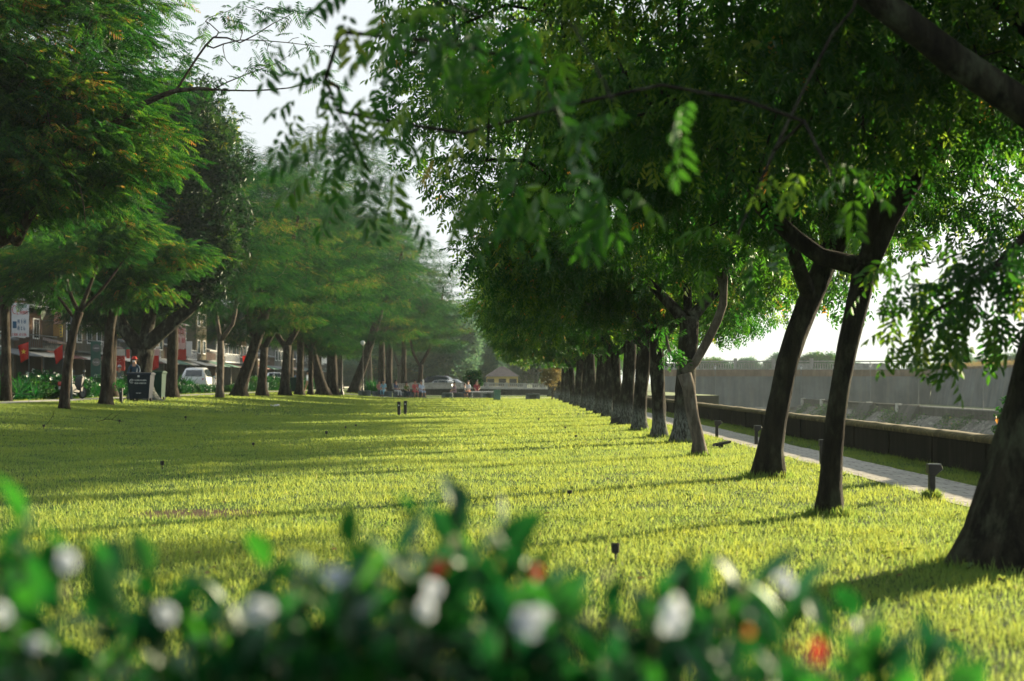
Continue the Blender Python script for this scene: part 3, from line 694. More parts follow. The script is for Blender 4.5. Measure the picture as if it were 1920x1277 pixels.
# the generic rest, three forms
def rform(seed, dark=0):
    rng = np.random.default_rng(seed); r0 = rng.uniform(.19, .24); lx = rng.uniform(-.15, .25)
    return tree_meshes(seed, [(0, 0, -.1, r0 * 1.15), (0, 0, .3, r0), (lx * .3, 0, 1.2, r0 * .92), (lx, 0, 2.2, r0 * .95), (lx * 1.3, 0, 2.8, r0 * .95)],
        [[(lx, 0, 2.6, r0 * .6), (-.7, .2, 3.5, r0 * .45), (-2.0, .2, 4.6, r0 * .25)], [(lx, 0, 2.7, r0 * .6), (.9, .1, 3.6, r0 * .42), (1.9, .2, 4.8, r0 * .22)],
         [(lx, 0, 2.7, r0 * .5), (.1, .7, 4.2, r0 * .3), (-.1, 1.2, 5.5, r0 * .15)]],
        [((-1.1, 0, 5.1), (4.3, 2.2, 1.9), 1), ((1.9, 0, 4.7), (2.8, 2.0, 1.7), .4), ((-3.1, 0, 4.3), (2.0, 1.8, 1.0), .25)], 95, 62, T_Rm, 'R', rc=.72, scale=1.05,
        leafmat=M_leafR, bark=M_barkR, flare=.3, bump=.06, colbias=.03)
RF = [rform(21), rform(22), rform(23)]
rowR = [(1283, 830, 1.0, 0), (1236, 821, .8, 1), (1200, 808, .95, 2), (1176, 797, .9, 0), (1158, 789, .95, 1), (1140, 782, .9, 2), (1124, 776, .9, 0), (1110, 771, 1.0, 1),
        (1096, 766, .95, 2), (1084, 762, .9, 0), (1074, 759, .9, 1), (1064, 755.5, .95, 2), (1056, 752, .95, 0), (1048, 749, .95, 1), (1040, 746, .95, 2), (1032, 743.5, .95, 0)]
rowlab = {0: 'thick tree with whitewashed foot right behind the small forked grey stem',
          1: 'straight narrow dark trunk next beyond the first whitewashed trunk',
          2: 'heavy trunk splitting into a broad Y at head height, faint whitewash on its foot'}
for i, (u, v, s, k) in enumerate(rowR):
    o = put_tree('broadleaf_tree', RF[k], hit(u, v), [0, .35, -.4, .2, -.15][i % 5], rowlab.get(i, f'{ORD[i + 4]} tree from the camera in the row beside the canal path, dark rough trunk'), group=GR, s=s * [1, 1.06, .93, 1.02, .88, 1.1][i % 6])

# ------------------------------------------------------------------ left-hand trees
GL = 'feathery-leaved trees along the street side of the lawn'
# huge near tree, trunk out of frame at the left, crown filling the top left corner
b = Vector((-15.6, 35, gz(-15.6)))
def relg(u, v, Y): p = at(u, v, Y); return (p.x - b.x, p.y - b.y, p.z - b.z)
tw = lambda pts, r0, r1: [(*relg(u, v, Y), r0 + (r1 - r0) * i / (len(pts) - 1)) for i, (u, v, Y) in enumerate(pts)]
limbsA = [tw([(30, 455, 34), (100, 330, 33), (230, 220, 33), (330, 170, 33), (400, 168, 33)], .13, .035),
          tw([(60, 395, 34), (90, 250, 33), (150, 100, 34), (230, -60, 35)], .16, .05),
          tw([(400, 168, 33), (470, 170, 33), (540, 165, 33), (585, 155, 33), (615, 135, 33)], .022, .006),
          tw([(330, 170, 33), (400, 70, 33), (450, 80, 33), (510, 45, 33), (560, 20, 33)], .03, .006),
          tw([(400, 90, 33), (450, 75, 33), (540, 80, 33), (600, 88, 33)], .018, .006),
          tw([(400, 165, 33), (460, 140, 33), (520, 118, 33), (548, 100, 33)], .015, .004),
          tw([(85, 190, 32), (95, 240, 32), (110, 300, 32), (150, 350, 32), (160, 420, 32)], .02, .008)]
exA = [(*relg(u, v, 33), .10) for (u, v) in [(430, 20), (460, 12), (490, 20), (520, 18), (545, 22), (575, 25), (400, 30), (440, 50), (455, 60), (560, 70), (590, 82), (610, 90), (480, 90), (500, 98),
       (420, 100), (440, 130), (470, 128), (590, 140), (620, 160), (410, 60), (385, 40), (415, 148)]]
mA = tree_meshes(31, [(-.9, 0, -.2, .36), (-.2, 0, 1.5, .30), (.9, 0, 3.6, .27), (*relg(20, 470, 35)[:2], 4.6, .24), (*relg(60, 395, 34)[:2], 5.6, .2)], limbsA,
   [((2.4, -.5, 9.6), (4.9, 4.2, 2.8), 1), ((2.7, -1.0, 6.7), (4.6, 3.2, 1.9), 1.0), ((-2, 0, 9), (4, 4, 3.5), .35)], 520, 56, T_L, 'L', rc=.8, ow=.3, leafmat=M_leafL, bark=M_barkL, extra=exA, colbias=.08,
   keep=lambda c: (c[:, 0] < 8.3 - .0 * c[:, 2]))
put_tree('feathery_tree', mA, b, 0, 'huge feathery tree leaning in from the left, its crown filling the top left corner', group=GL)

# dense dark-leaved tree
b = hit(268, 748); b.y = 64; b.x = UX(268, 64); b.z = gz(b.x)
mD = tree_meshes(32, [(0, 0, -.2, .62), (-.1, 0, 1.0, .5), (0, 0, 2.3, .48)],
   [[(0, 0, 2.2, .36), (-1.1, 0, 3.6, .3), (-1.8, .2, 5.5, .24), (-2, 0, 8, .15)], [(0, 0, 2.3, .36), (1.3, 0, 3.5, .3), (2.4, 0, 4.6, .24), (2.6, 0, 7.5, .16)], [(0, 0, 2.3, .3), (.3, .5, 5, .24), (.3, .2, 10, .12)]],
   [((1.4, 0, 9.4), (3.2, 3.0, 5.2), 1.0), ((-1.3, 0, 7.4), (3.2, 2.9, 2.6), .4), ((1.2, -.3, 6.5), (2.7, 2.5, 2.2), .35)], 300, 62, T_D, 'D', rc=.8, scale=1.45, leafmat=M_leafD, bark=M_barkR, shell=.5)
put_tree('dense_tree', mD, b, 0, 'dense dark tree with drooping lance-shaped leaves and a black forked trunk behind the waste bin', group=None)
# same foliage, brighter, on its sunny right side is left to the sun
# small umbrella-crowned trees (near the path)
b = hit(121, 767)
mS1 = tree_meshes(33, [(0, 0, -.1, .20), (.02, 0, .6, .165), (.15, 0, 1.8, .15), (.35, 0, 2.8, .14), (.5, 0, 3.3, .16)],
   [[(.5, 0, 3.2, .08), (.1, 0, 4.2, .06), (.05, 0, 5.5, .04), (-.3, .1, 7, .025)], [(.5, 0, 3.3, .08), (.9, 0, 4.3, .06), (1.3, 0, 5.6, .035), (1.35, 0, 6.8, .02)],
    [(.5, 0, 3.3, .06), (1.3, 0, 4.1, .045), (2.2, 0, 5.3, .03), (2.9, .2, 6.4, .02)], [(.3, 0, 3.1, .06), (-.6, .2, 4.2, .04), (-1.8, .3, 5.2, .025)]],
   [((-1.3, .6, 4.6), (1.9, 1.6, .9), .5), ((.3, 0, 6.0), (2.4, 2.2, 1.3), .6), ((2.2, .3, 5.8), (1.4, 1.6, .8), .3)], 62, 46, T_L, 'L', rc=.7, leafmat=M_leafL, bark=M_barkL, flare=.15, bump=.03, colbias=.1)
put_tree('feathery_tree', mS1, b, 0, 'slim young tree in front of the parked scooter, trunk splitting into thin upright stems', group=GL)
b = hit(198, 759)
mS2 = tree_meshes(34, [(0, 0, -.1, .30), (.02, 0, .5, .22), (.1, 0, 2.0, .2), (.2, 0, 3.1, .18), (.35, 0, 3.8, .17)],
   [[(.3, 0, 3.6, .12), (1.2, 0, 4.6, .09), (2.3, 0, 5.1, .06), (3.4, .2, 5.3, .03)], [(.35, 0, 3.8, .1), (.9, 0, 5.0, .08), (1.4, 0, 6.2, .05), (2.6, 0, 7.2, .03)],
    [(.2, 0, 3.5, .08), (-.8, 0, 4.5, .06), (-2.0, 0, 5.4, .03)]],
   [((1.0, 0, 5.6), (3.3, 2.2, 1.0), 1), ((-1.0, 0, 5.2), (2.0, 1.8, .9), .35), ((1.4, -.3, 4.4), (2.0, 1.2, .5), .22)], 84, 48, T_L, 'L', rc=.75, leafmat=M_leafL, bark=M_barkL, flare=.3, colbias=.12)
put_tree('feathery_tree', mS2, b, 0, 'low umbrella-shaped tree with bright green fronds, its ridged trunk just left of the waste bin', group=GL)

# tall generic forms: straight, forked, leaning
def lform(seed, kind, H=17.0, low=False):
    rng = np.random.default_rng(seed); r0 = .36
    if kind == 'fork':
        tr = [(0, 0, -.1, r0), (0, 0, .6, r0 * .85), (.1, 0, 2.2, r0 * .75), (.15, 0, 3.2, r0 * .75)]
        lm = [[(.1, 0, 3.0, r0 * .5), (-.8, 0, 4.5, r0 * .45), (-1.3, 0, 7, r0 * .35), (-2, 0, 11, r0 * .2)], [(.15, 0, 3.2, r0 * .55), (1.2, 0, 5, r0 * .45), (2.2, .2, 7.5, r0 * .35), (3, 0, 12, r0 * .2)]]
    elif kind == 'lean':
        tr = [(0, 0, -.1, r0 * 1.5), (.1, 0, .5, r0 * 1.2), (.8, 0, 2.5, r0), (1.6, 0, 5, r0 * .9), (2.2, 0, 7, r0 * .8)]
        lm = [[(2.1, 0, 6.8, r0 * .5), (3.2, 0, 9, r0 * .4), (4, 0, 12, r0 * .2)], [(1.7, 0, 5.5, r0 * .5), (.4, 0, 8, r0 * .35), (-.8, 0, 12, r0 * .2)]]
    else:
        tr = [(0, 0, -.1, r0 * 1.1), (0, 0, .6, r0 * .9), (.05, 0, 3, r0 * .8), (.1, 0, 6, r0 * .7), (.3, 0, 9, r0 * .5), (.3, 0, 13, r0 * .25)]
        lm = [[(.1, 0, 5, r0 * .4), (-1.6, 0, 7, r0 * .3), (-2.8, .3, 9, r0 * .15)], [(.1, 0, 5.6, r0 * .4), (1.8, 0, 7.5, r0 * .3), (3.4, -.3, 9.5, r0 * .15)]]
    cr = [((.6, 0, H - 4.5), (4.6, 4.0, 3.6), 1), ((1.8, 0, H - 8.5), (4.6, 3.6, 2.4), .7), ((-1.8, 0, H - 8), (3.4, 3.4, 2.4), .45), ((2.8, 0, 5.6), (3.2, 2.8, 1.2), .25)]
    if low: cr = [((0, 0, H - 5), (4.0, 3.6, 3.8), .8), ((0, 0, 6.6), (3.8, 3.4, 2.0), .9), ((.6, 0, 4.4), (3.0, 2.6, 1.0), .5)]
    return tree_meshes(seed, tr, lm, cr, 175, 115, T_Lf, 'L', rc=1.0, scale=.85, leafmat=M_leafLShade, bark=M_barkL, step=.8, rl=.011, flare=.3, colbias=.04, shell=.25, ow=.15)
LF = {'fork': lform(41, 'fork'), 'lean': lform(42, 'lean'), 'straight': lform(43, 'straight'), 'straight2': lform(44, 'straight', 16), 'low': lform(46, 'straight', 14, True), 'low2': lform(47, 'fork', 13, True)}
mP = tree_meshes(45, [(0, 0, -.1, .24), (0, 0, .6, .2), (.05, 0, 2.0, .19), (.05, 0, 3.1, .18)],
    [[(.05, 0, 3.0, .13), (-.25, 0, 5, .12), (-.3, 0, 8, .08), (-.6, 0, 11, .05)], [(.05, 0, 3.1, .12), (.7, 0, 4, .11), (1.0, 0, 6, .1), (1.5, 0, 10, .05)]],
    [((.3, 0, 9.5), (3.6, 3, 3.4), 1), ((1.5, 0, 6.8), (2.8, 2.2, 1.3), .3)], 130, 80, T_Lf, 'L', rc=.95, scale=.9, leafmat=M_leafLShade, bark=M_barkP, step=.6, flare=.15, bump=.03, rl=.011)
rowL = [(322, 746, 'straight', .92, 0, 'straight dark trunk just left of the parked white SUV'),
        (412, 746, 'pale', 1.0, 0, 'slim pale grey trunk forking above head height, right of the parked white SUV'),
        (447, 743, 'lean', .9, 0, 'thick brown trunk leaning right behind the pale forked stem'),
        (491, 742.5, 'fork', .95, 0, 'dark forked trunk standing left of the second white car'),
        (534, 742, 'fork', 1.05, .1, 'black forked trunk leaning right, next to the dark green bin'),
        (562, 741, 'straight', .85, .3, 'straight reddish-brown trunk right of the dark green bin'),
        (582, 741, 'straight2', .62, .6, 'thin trunk partly hiding the walker in a white shirt'),
        (606, 741, 'lean', 1.0, 2.6, 'thick dark trunk, left one of the joined pair beyond the walker'),
        (622, 741, 'straight', 1.3, 1.2, 'thick trunk, right one of the joined pair beyond the walker'),
        (664, 739, 'lean', 1.1, .2, 'massive grey trunk behind the black lamp post'),
        (716, 733.5, 'straight', 1.1, 2.1, 'upright trunk behind the two women sitting at the left end of the benches'),
        (729, 733, 'straight2', 1.2, .8, 'darker trunk between the light blue and the navy shirts on the benches'),
        (757, 731, 'straight2', 1.0, 1.6, 'trunk rising behind the woman in the olive top'),
        (787, 730, 'fork', 1.0, .5, 'small forked tree behind the pink and pale blue sitters at the bench end')]
for u, v, k, s, rz, lab in rowL:
    p = hit(u, v)
    if v < 740: p = Vector((UX(u, {739: 127, 733.5: 142, 733: 150, 731: 163, 730: 158}[v]), {739: 127, 733.5: 142, 733: 150, 731: 163, 730: 158}[v], 0)); p.z = gz(p.x)
    put_tree('feathery_tree', mP if k == 'pale' else LF[k], p, rz, lab, group=GL, s=s)
# second line further out beside the street, seen between the first ones
for i, (x, Y, k, s, lab) in enumerate([(-19.2, 54, 'small', 1.15, 'thin tree at the far left edge in front of the tall white shop sign'), (-19.8, 70, 'low', 1.0, 'tall tree in the planting bed between the scooter and the green shop front'),
        (-20.6, 80, 'low2', 1.05, 'forked tree in the planting bed left of the parked white SUV'), (-20.3, 112, 'low', 1.1, 'tree in the planting bed just beyond the parked white SUV'),
        (-20.0, 128, 'low', 1.15, 'tree in the planting bed left of the dark green bin'), (-19.6, 143, 'low2', 1.1, 'tree in the planting bed behind the walker in white'),
        (-20.0, 165, 'low', 1.1, 'tree in the far planting bed left of the black lamp post'), (-19.0, 190, 'straight2', 1.1, 'tree beyond the massive grey trunk, deep in the street row'),
        (-17.0, 215, 'fork', 1.0, 'farthest tree of the street row before the bridge')]):
    put_tree('feathery_tree', mP if k == 'pale' else (mS1 if k == 'small' else LF[k]), (x, Y, gz(x)), i * 1.3 + (2 if k == 'small' else 0), lab, group=GL, s=s)

# ------------------------------------------------------------------ far trees in the haze
def fform(seed, rx, rz_, h, temps=T_F, mat=None, base=3.2):
    return tree_meshes(seed, [(0, 0, -.3, .5), (0, 0, 1.5, .42), (.3, 0, base, .38)], [[(.3, 0, base, .3), (-1.5, 0, h * .6, .2)], [(.3, 0, base, .3), (1.9, 0, h * .65, .2)]],
        [((0, 0, h - rz_), (rx, rx, rz_), 1)], 120, 42, temps, 'F', rc=1.5, scale=1.5, leafmat=mat or M_leafL, bark=M_barkL, step=1.2, sides=8, rl=.02, shell=.45)
FF = [fform(51, 6, 5, 13, mat=M_leafHaze), fform(52, 7.5, 4.5, 12), fform(53, 5, 5.5, 14, mat=M_leafHaze)]
GF = 'hazy trees beyond the bridge'
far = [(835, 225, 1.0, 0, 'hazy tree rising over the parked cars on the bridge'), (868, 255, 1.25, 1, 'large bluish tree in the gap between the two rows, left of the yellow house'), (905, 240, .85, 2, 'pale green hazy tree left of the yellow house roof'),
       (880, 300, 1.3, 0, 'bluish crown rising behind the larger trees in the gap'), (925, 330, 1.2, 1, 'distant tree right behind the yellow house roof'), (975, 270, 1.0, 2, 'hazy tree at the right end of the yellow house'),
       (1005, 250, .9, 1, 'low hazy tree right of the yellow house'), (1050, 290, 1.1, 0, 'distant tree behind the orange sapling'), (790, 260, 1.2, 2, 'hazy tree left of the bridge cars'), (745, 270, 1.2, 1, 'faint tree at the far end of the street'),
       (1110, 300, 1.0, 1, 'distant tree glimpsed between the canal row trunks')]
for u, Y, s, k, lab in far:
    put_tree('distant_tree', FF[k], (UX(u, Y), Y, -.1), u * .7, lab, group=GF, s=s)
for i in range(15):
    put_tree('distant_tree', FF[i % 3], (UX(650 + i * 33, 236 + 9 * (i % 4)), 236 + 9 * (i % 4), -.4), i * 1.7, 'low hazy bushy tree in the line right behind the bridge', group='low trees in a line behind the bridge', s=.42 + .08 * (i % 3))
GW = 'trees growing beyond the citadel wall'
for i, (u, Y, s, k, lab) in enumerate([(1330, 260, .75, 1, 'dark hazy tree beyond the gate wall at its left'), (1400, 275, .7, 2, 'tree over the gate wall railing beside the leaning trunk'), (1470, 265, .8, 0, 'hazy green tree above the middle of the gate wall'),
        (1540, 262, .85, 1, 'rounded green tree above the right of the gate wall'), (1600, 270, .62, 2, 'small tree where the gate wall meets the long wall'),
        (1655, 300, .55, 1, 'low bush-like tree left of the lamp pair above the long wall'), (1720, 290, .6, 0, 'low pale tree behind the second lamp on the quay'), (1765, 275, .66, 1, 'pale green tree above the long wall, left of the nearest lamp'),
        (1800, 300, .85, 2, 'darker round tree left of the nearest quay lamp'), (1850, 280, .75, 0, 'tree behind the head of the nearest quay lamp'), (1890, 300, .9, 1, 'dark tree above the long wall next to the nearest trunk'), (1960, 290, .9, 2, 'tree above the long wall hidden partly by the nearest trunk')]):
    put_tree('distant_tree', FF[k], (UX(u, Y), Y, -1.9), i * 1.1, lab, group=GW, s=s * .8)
# ------------------------------------------------------------------ materials for objects
M_black = surf('black_metal', (.018, .018, .018), (.012, .012, .012), 8, .45)
M_iron = surf('grey_iron', (.10, .12, .13), (.07, .085, .09), 8, .5, metal=.3)
M_white = surf('white_paint', (.75, .77, .78), (.68, .70, .72), 6, .3, spec=.6)
M_carglass = surf('car_glass', (.03, .045, .055), (.02, .03, .04), 2, .08, spec=.8)
M_silver = surf('silver_paint', (.42, .45, .48), (.38, .4, .43), 6, .3, metal=.5)
M_darkcar = surf('dark_car_paint', (.04, .045, .06), (.03, .03, .045), 6, .25, spec=.6)
M_tyre = surf('rubber', (.02, .02, .02), (.013, .013, .013), 30, .85)
M_red = surf('red_cloth', (.62, .03, .02), (.5, .02, .02), 5, .7)
M_redp = surf('red_paint', (.45, .03, .02), (.34, .025, .02), 3, .4)
M_gold = surf('golden_cloth', (.85, .6, .05), (.75, .5, .04), 5, .7)
M_orange = surf('orange_panel', (.6, .2, .06), (.45, .15, .05), 3, .7)
M_blue = surf('blue_enamel', (.05, .22, .5), (.04, .18, .42), 5, .4)
M_navy = surf('navy_panel', (.03, .06, .13), (.02, .045, .1), 5, .6)
M_gpanel = surf('green_panel', (.02, .09, .07), (.015, .07, .055), 3, .6)
M_teal = surf('teal_box_paint', (.16, .30, .22), (.12, .24, .18), 3, .6)
M_binb = surf('bin_plastic', (.012, .02, .032), (.009, .015, .025), 4, .7, spec=.15)
M_bing = surf('green_bin_plastic', (.008, .04, .027), (.006, .03, .02), 4, .7, spec=.15)
M_skin = surf('skin', (.45, .26, .17), (.4, .22, .14), 9, .6)
M_hair = surf('dark_hair', (.02, .015, .012), (.012, .01, .01), 20, .6)
M_awn = surf('grey_awning', (.12, .13, .14), (.08, .09, .1), 3, .7)
M_awnw = surf('striped_awning', (.5, .48, .42), (.38, .36, .32), 3, .8)
def cloth(name, c): return surf(name, c, tuple(x * .75 for x in c), 7, .85)
def leafcol(c, t): return leafmat('flag', [(0, c), (1, c)], [(0, t), (1, t)], .35, .03, .5)
M_flag = leafcol((.5, .02, .015), (.85, .05, .02))

def text_mesh(s, size, mat, name='lettering', bold=.0):
    cu = bpy.data.curves.new('t', 'FONT'); cu.body = s; cu.size = size; cu.align_x = 'CENTER'; cu.align_y = 'CENTER'; cu.extrude = .008; cu.offset = bold; cu.resolution_u = 2
    ob = bpy.data.objects.new('t', cu); COL.objects.link(ob); bpy.context.view_layer.update()
    me = bpy.data.meshes.new_from_object(ob.evaluated_get(bpy.context.evaluated_depsgraph_get()))
    bpy.data.objects.remove(ob); me.name = name; me.materials.clear(); me.materials.append(mat); return me
def glyphs(mb, x0, x1, z, h, seed, y=-.06):
    """a line of worn, unreadable upright letter strokes"""
    r = random.Random(seed); x = x0
    while x < x1 - h * .3:
        w_ = h * r.uniform(.45, .7); t = h * .17
        mb.box(x, x + t, y, y + .02, z, z + h)
        if r.random() < .7: mb.box(x + w_ - t, x + w_, y, y + .02, z, z + h)
        for k in r.sample([0, .42, .83], 2): mb.box(x + t, x + w_ - t, y + .001, y + .02, z + k * h, z + k * h + t)
        if r.random() < .4: mb.box(x + w_ * .35, x + w_ * .6, y, y + .02, z + h * 1.12, z + h * 1.28)
        x += w_ + h * .16
        if r.random() < .16: x += h * .3

# ------------------------------------------------------------------ street: shophouses
cols = [(.11, .10, .07), (.09, .055, .04), (.12, .13, .125), (.05, .055, .055), (.16, .15, .12), (.11, .07, .05), (.08, .095, .11), (.14, .115, .075)]
wallm = [stained('house_wall_%s' % n, c, tuple(x * .55 for x in c), tuple(min(1, x * 1.25) for x in c), .8) for n, c in
         zip('ochre brick grey slate cream rust bluegrey sand'.split(), cols)]
cname = ['ochre', 'red-brown', 'pale grey', 'dark slate', 'cream', 'rust-coloured', 'blue-grey', 'sandy']
roofm = [M_tile, M_awn, surf('tin_roof', (.22, .23, .24), (.14, .12, .1), 2, .6, metal=.3)]
awm = [M_awn, M_awnw, surf('maroon_awning', (.12, .03, .025), (.08, .02, .02), 3, .8), surf('green_awning', (.05, .14, .1), (.04, .1, .08), 3, .8)]
rh = random.Random(4); y = 72.0; hi = 0
M_shut = surf('steel_shutter', (.24, .25, .26), (.16, .17, .18), 1.5, .5, stretch=(1, 1, 9))
while y < 330:
    wd_ = rh.uniform(4.2, 6.2); H = rh.choice([3.6, 4.2, 6.6, 7.2, 9.6, 6.9]); k = hi % 8
    st = 'single-storey' if H < 5 else ('two-storey' if H < 8 else 'three-storey')
    h = empty('shophouse', (-34.4, y + wd_ / 2, .74), 0, f'{cname[k]} {st} shophouse, {ORD[hi] if hi < 22 else "one of the farthest"} from the left along the street', 'house', 'shophouses along the street')
    if hi >= 22: h['label'] = f'{cname[k]} {st} shophouse far down the street, hidden by trunks, number {hi + 1}'
    a = wd_ / 2 - .02; wm = wallm[k]
    b_ = MB(); b_.box(-11, 0, -a, a, 2.9, H)                       # upper storeys
    b_.box(-11, 0, -a, -a + .3, 0, 2.9); b_.box(-11, 0, a - .3, a, 0, 2.9); b_.box(-11, -2.2, -a + .3, a - .3, 0, 2.9)
    b_.build('wall', wm, h)
    MB().box(-2.2, -2.1, -a + .35, -a + .35 + (2 * a - .7) * rh.uniform(.45, .98), .02, 2.6).build('shutter', rh.choice([M_shut, M_dark, M_dark, M_gpanel, M_dark]), h)  # dark ones stand for open fronts, interior shade put into the panel colour
    dd = rh.uniform(1.3, 2.2); zz = 2.75; ai = rh.randrange(4)
    MB().prism([(0.005, zz + .1), (dd, zz - .42), (dd, zz - .36), (0.005, zz + .18)], 'y', -a + .05, a - .05).build('awning', awm[ai], h)
    if H > 5:
        for f in range(1, int(H // 3)):
            zf = 3.0 * f
            for s in (-1, 1):
                w_ = MB().box(-.02, .05, s * a * .5 - .65, s * a * .5 + .65, zf + .7, zf + 2.2).build('window', M_white, h)
                MB().box(.05, .06, s * a * .5 - .55, s * a * .5 - .03, zf + .8, zf + 2.1).box(.05, .06, s * a * .5 + .03, s * a * .5 + .55, zf + .8, zf + 2.1).build('pane', M_carglass, w_)
            if rh.random() < .7:
                bb = MB(); bb.box(.06, 1.1, -a + .1, a - .1, zf - .12, zf); bb.box(1.04, 1.1, -a + .1, a - .1, zf + .85, zf + .92)
                for q in range(14): yy = -a + .15 + q * (2 * a - .3) / 13; bb.box(1.05, 1.08, yy - .015, yy + .015, zf, zf + .85)
                bb.build('balcony', M_white if rh.random() < .5 else M_iron, h)
    MB().prism([(-11.3, H), (-5.5, H + 1.4), (.35, H), (.35, H - .12), (-11.3, H - .12)], 'y', -a - .0, a + .0).build('roof', roofm[hi % 3], h)
    y += wd_; hi += 1
# ---- signs and boards (face up and down the street)
M_signw = surf('white_sign', (.62, .64, .66), (.52, .54, .56), 2, .5)
M_pink = surf('pink_sign', (.6, .38, .34), (.5, .3, .27), 2, .6)
M_yelS = surf('yellow_sign', (.6, .45, .08), (.5, .38, .07), 2, .6)
M_signr = surf('sign_red', (.42, .05, .05), (.35, .04, .04), 4, .6); M_signg = surf('sign_green', (.04, .2, .1), (.03, .15, .08), 4, .6); M_signb = surf('sign_blue', (.03, .1, .2), (.03, .08, .16), 4, .6)
def board(u0, v0, u1, v1, Y, mat, label, name='shop_sign', t=.1, post=True):
    x0, x1, z0, z1 = UX(u0, Y), UX(u1, Y), VZ(v1, Y), VZ(v0, Y); o = empty(name, ((x0 + x1) / 2, Y, z0), 0, label, 'sign')
    w_, h_ = (x1 - x0) / 2, z1 - z0
    MB().box(-w_, w_, -t / 2, t / 2, 0, h_).build('board', mat, o, bevel=.01)
    if post: MB().box(-w_ - 1.0, -w_, -.02, .02, h_ * .25, h_ * .25 + .05).box(-w_ - 1.0, -w_, -.02, .02, h_ * .75, h_ * .75 + .05).build('bracket', M_iron, o)
    return o, w_, h_
def put_text(o, s, size, x, z, mat, y=-.055):
    t = link('lettering', text_mesh(s, size, mat), o, (x, y, z)); t.rotation_euler = (R(90), 0, 0); return t
o, w_, h_ = board(22, 568, 54, 632, 91, M_signw, 'tall white shop sign with rows of green, red and blue lettering at far left')
for z, hh, mt_, xa, xb, sd_ in [(.86, .12, M_signg, -.28, .9, 1), (.66, .13, M_signr, -.38, .9, 2), (.40, .14, M_signb, -.28, .78, 3), (.20, .13, M_signb, -.28, .78, 4), (.04, .085, M_signr, -.92, .9, 5)]:
    g_ = MB(); glyphs(g_, xa * w_, xb * w_, z * h_, hh * h_ * .8, sd_); g_.build('lettering', mt_, o)
g_ = MB(); g_.box(-.85 * w_, -.4 * w_, -.07, -.05, .26 * h_, .46 * h_); g_.build('emblem', M_signb, o)
g_ = MB(); g_.tube([(-.62 * w_ + .14 * math.cos(t), -.07, .8 * h_ + .26 * math.sin(t)) for t in np.linspace(1, 5.2, 20)], .022, 5); g_.build('emblem', M_signr, o)
o, w_, h_ = board(22, 549, 58, 563, 92, M_signw, 'narrow white board with small dark letters above the tall white sign'); g_ = MB(); glyphs(g_, -.85 * w_, .9 * w_, .3 * h_, .4 * h_, 9); g_.build('lettering', M_signr, o)
o, w_, h_ = board(101, 585, 115, 607, 105, M_pink, 'pale pink sign with orange letters behind the slim young tree'); put_text(o, 'OC', .34, 0, h_ * .70, M_orange); put_text(o, 'RIEN', .26, 0, h_ * .3, M_orange)
o, w_, h_ = board(100, 608, 112, 630, 105, surf('tan_sign', (.35, .22, .08), (.3, .18, .06), 3, .7), 'tan board under the pale pink sign', post=False)
o, w_, h_ = board(112, 608, 117, 632, 104.8, M_yelS, 'narrow yellow strip sign beside the tan board', post=False); g_ = MB()
for q in range(4): g_.box(-.05, .05, -.07, -.05, h_ * (.1 + .22 * q), h_ * (.2 + .22 * q))
g_.build('lettering', M_signb, o)
o, w_, h_ = board(216, 602, 230, 636, 117, M_black, 'black hanging sign with yellow letters IE behind the umbrella-shaped tree')
put_text(o, 'IE', .62, 0, h_ * .62, M_yelS, -.06); g_ = MB(); glyphs(g_, -.7 * w_, .75 * w_, .08 * h_, .07 * h_, 6); glyphs(g_, -.7 * w_, .75 * w_, .2 * h_, .07 * h_, 7); g_.build('lettering', M_yelS, o)
o, w_, h_ = board(229, 620, 237, 637, 118, M_orange, 'small orange and yellow sign right beside the black hanging sign', post=False)
o, w_, h_ = board(330, 608, 348, 654, 138, M_pink, 'large faded pink sign above the dark red shop front left of the white SUV'); g_ = MB(); glyphs(g_, -.8 * w_, .8 * w_, .25 * h_, .2 * h_, 12); glyphs(g_, -.8 * w_, .8 * w_, .6 * h_, .2 * h_, 13); g_.build('lettering', M_signr, o)
o, w_, h_ = board(349, 640, 360, 668, 143, M_signw, 'plain white panel sign right of the faded pink sign')
o, w_, h_ = board(330, 655, 349, 675, 139, M_redp, 'dark red fascia panel under the faded pink sign', post=False)
o, w_, h_ = board(211, 655, 234, 667, 112, M_awnw, 'cream fabric banner with curtain folds over a red shop counter', 'shop_banner', post=False)
o, w_, h_ = board(211, 667, 234, 695, 112.3, M_redp, 'red shop counter front speckled with white spots', 'shopfront', post=False)
g_ = MB(); r__ = random.Random(2)
for _ in range(14): a_, c_ = r__.uniform(-.9, .9) * w_, r__.uniform(.45, .95) * h_; g_.box(a_ - .02, a_ + .02, -.06, -.05, c_ - .02, c_ + .02)
g_.build('spot', M_signw, o)
o, w_, h_ = board(170, 640, 189, 711, 108, M_gpanel, 'dark green shop panel with two round pale logos', 'shopfront', post=False)
for zz in (.82, .45):
    g_ = MB(); g_.lathe([(.30, 0), (.30, .02), (0, .02)], 24, Matrix.Translation((.05, -.05, zz * h_)) @ Matrix.Rotation(R(90), 4, 'X')); e_ = g_.build('emblem', M_iron if zz > .6 else M_conc, o)
    g2 = MB(); glyphs(g2, -.17, .26, zz * h_ - .04, .07, int(zz * 10), -.085); g2.build('lettering', M_signw, e_)
o, w_, h_ = board(262, 655, 284, 700, 117, surf('pale_blue_panel', (.22, .32, .38), (.17, .26, .3), 1.2, .7), 'pale blue worn shutter panel right of the black forked trunk', 'shopfront', post=False)
o, w_, h_ = board(284, 655, 299, 667, 119, M_pink, 'small pink valance with a white swirl over a red pennant', 'shop_banner', post=False)
o, w_, h_ = board(237, 655, 243, 672, 110, M_redp, 'small red lit sign with a green top beside the forked trunk', 'shop_sign', post=False)
MB().box(-w_, w_, -.06, .06, h_, h_ + .12).build('top', M_signg, o)

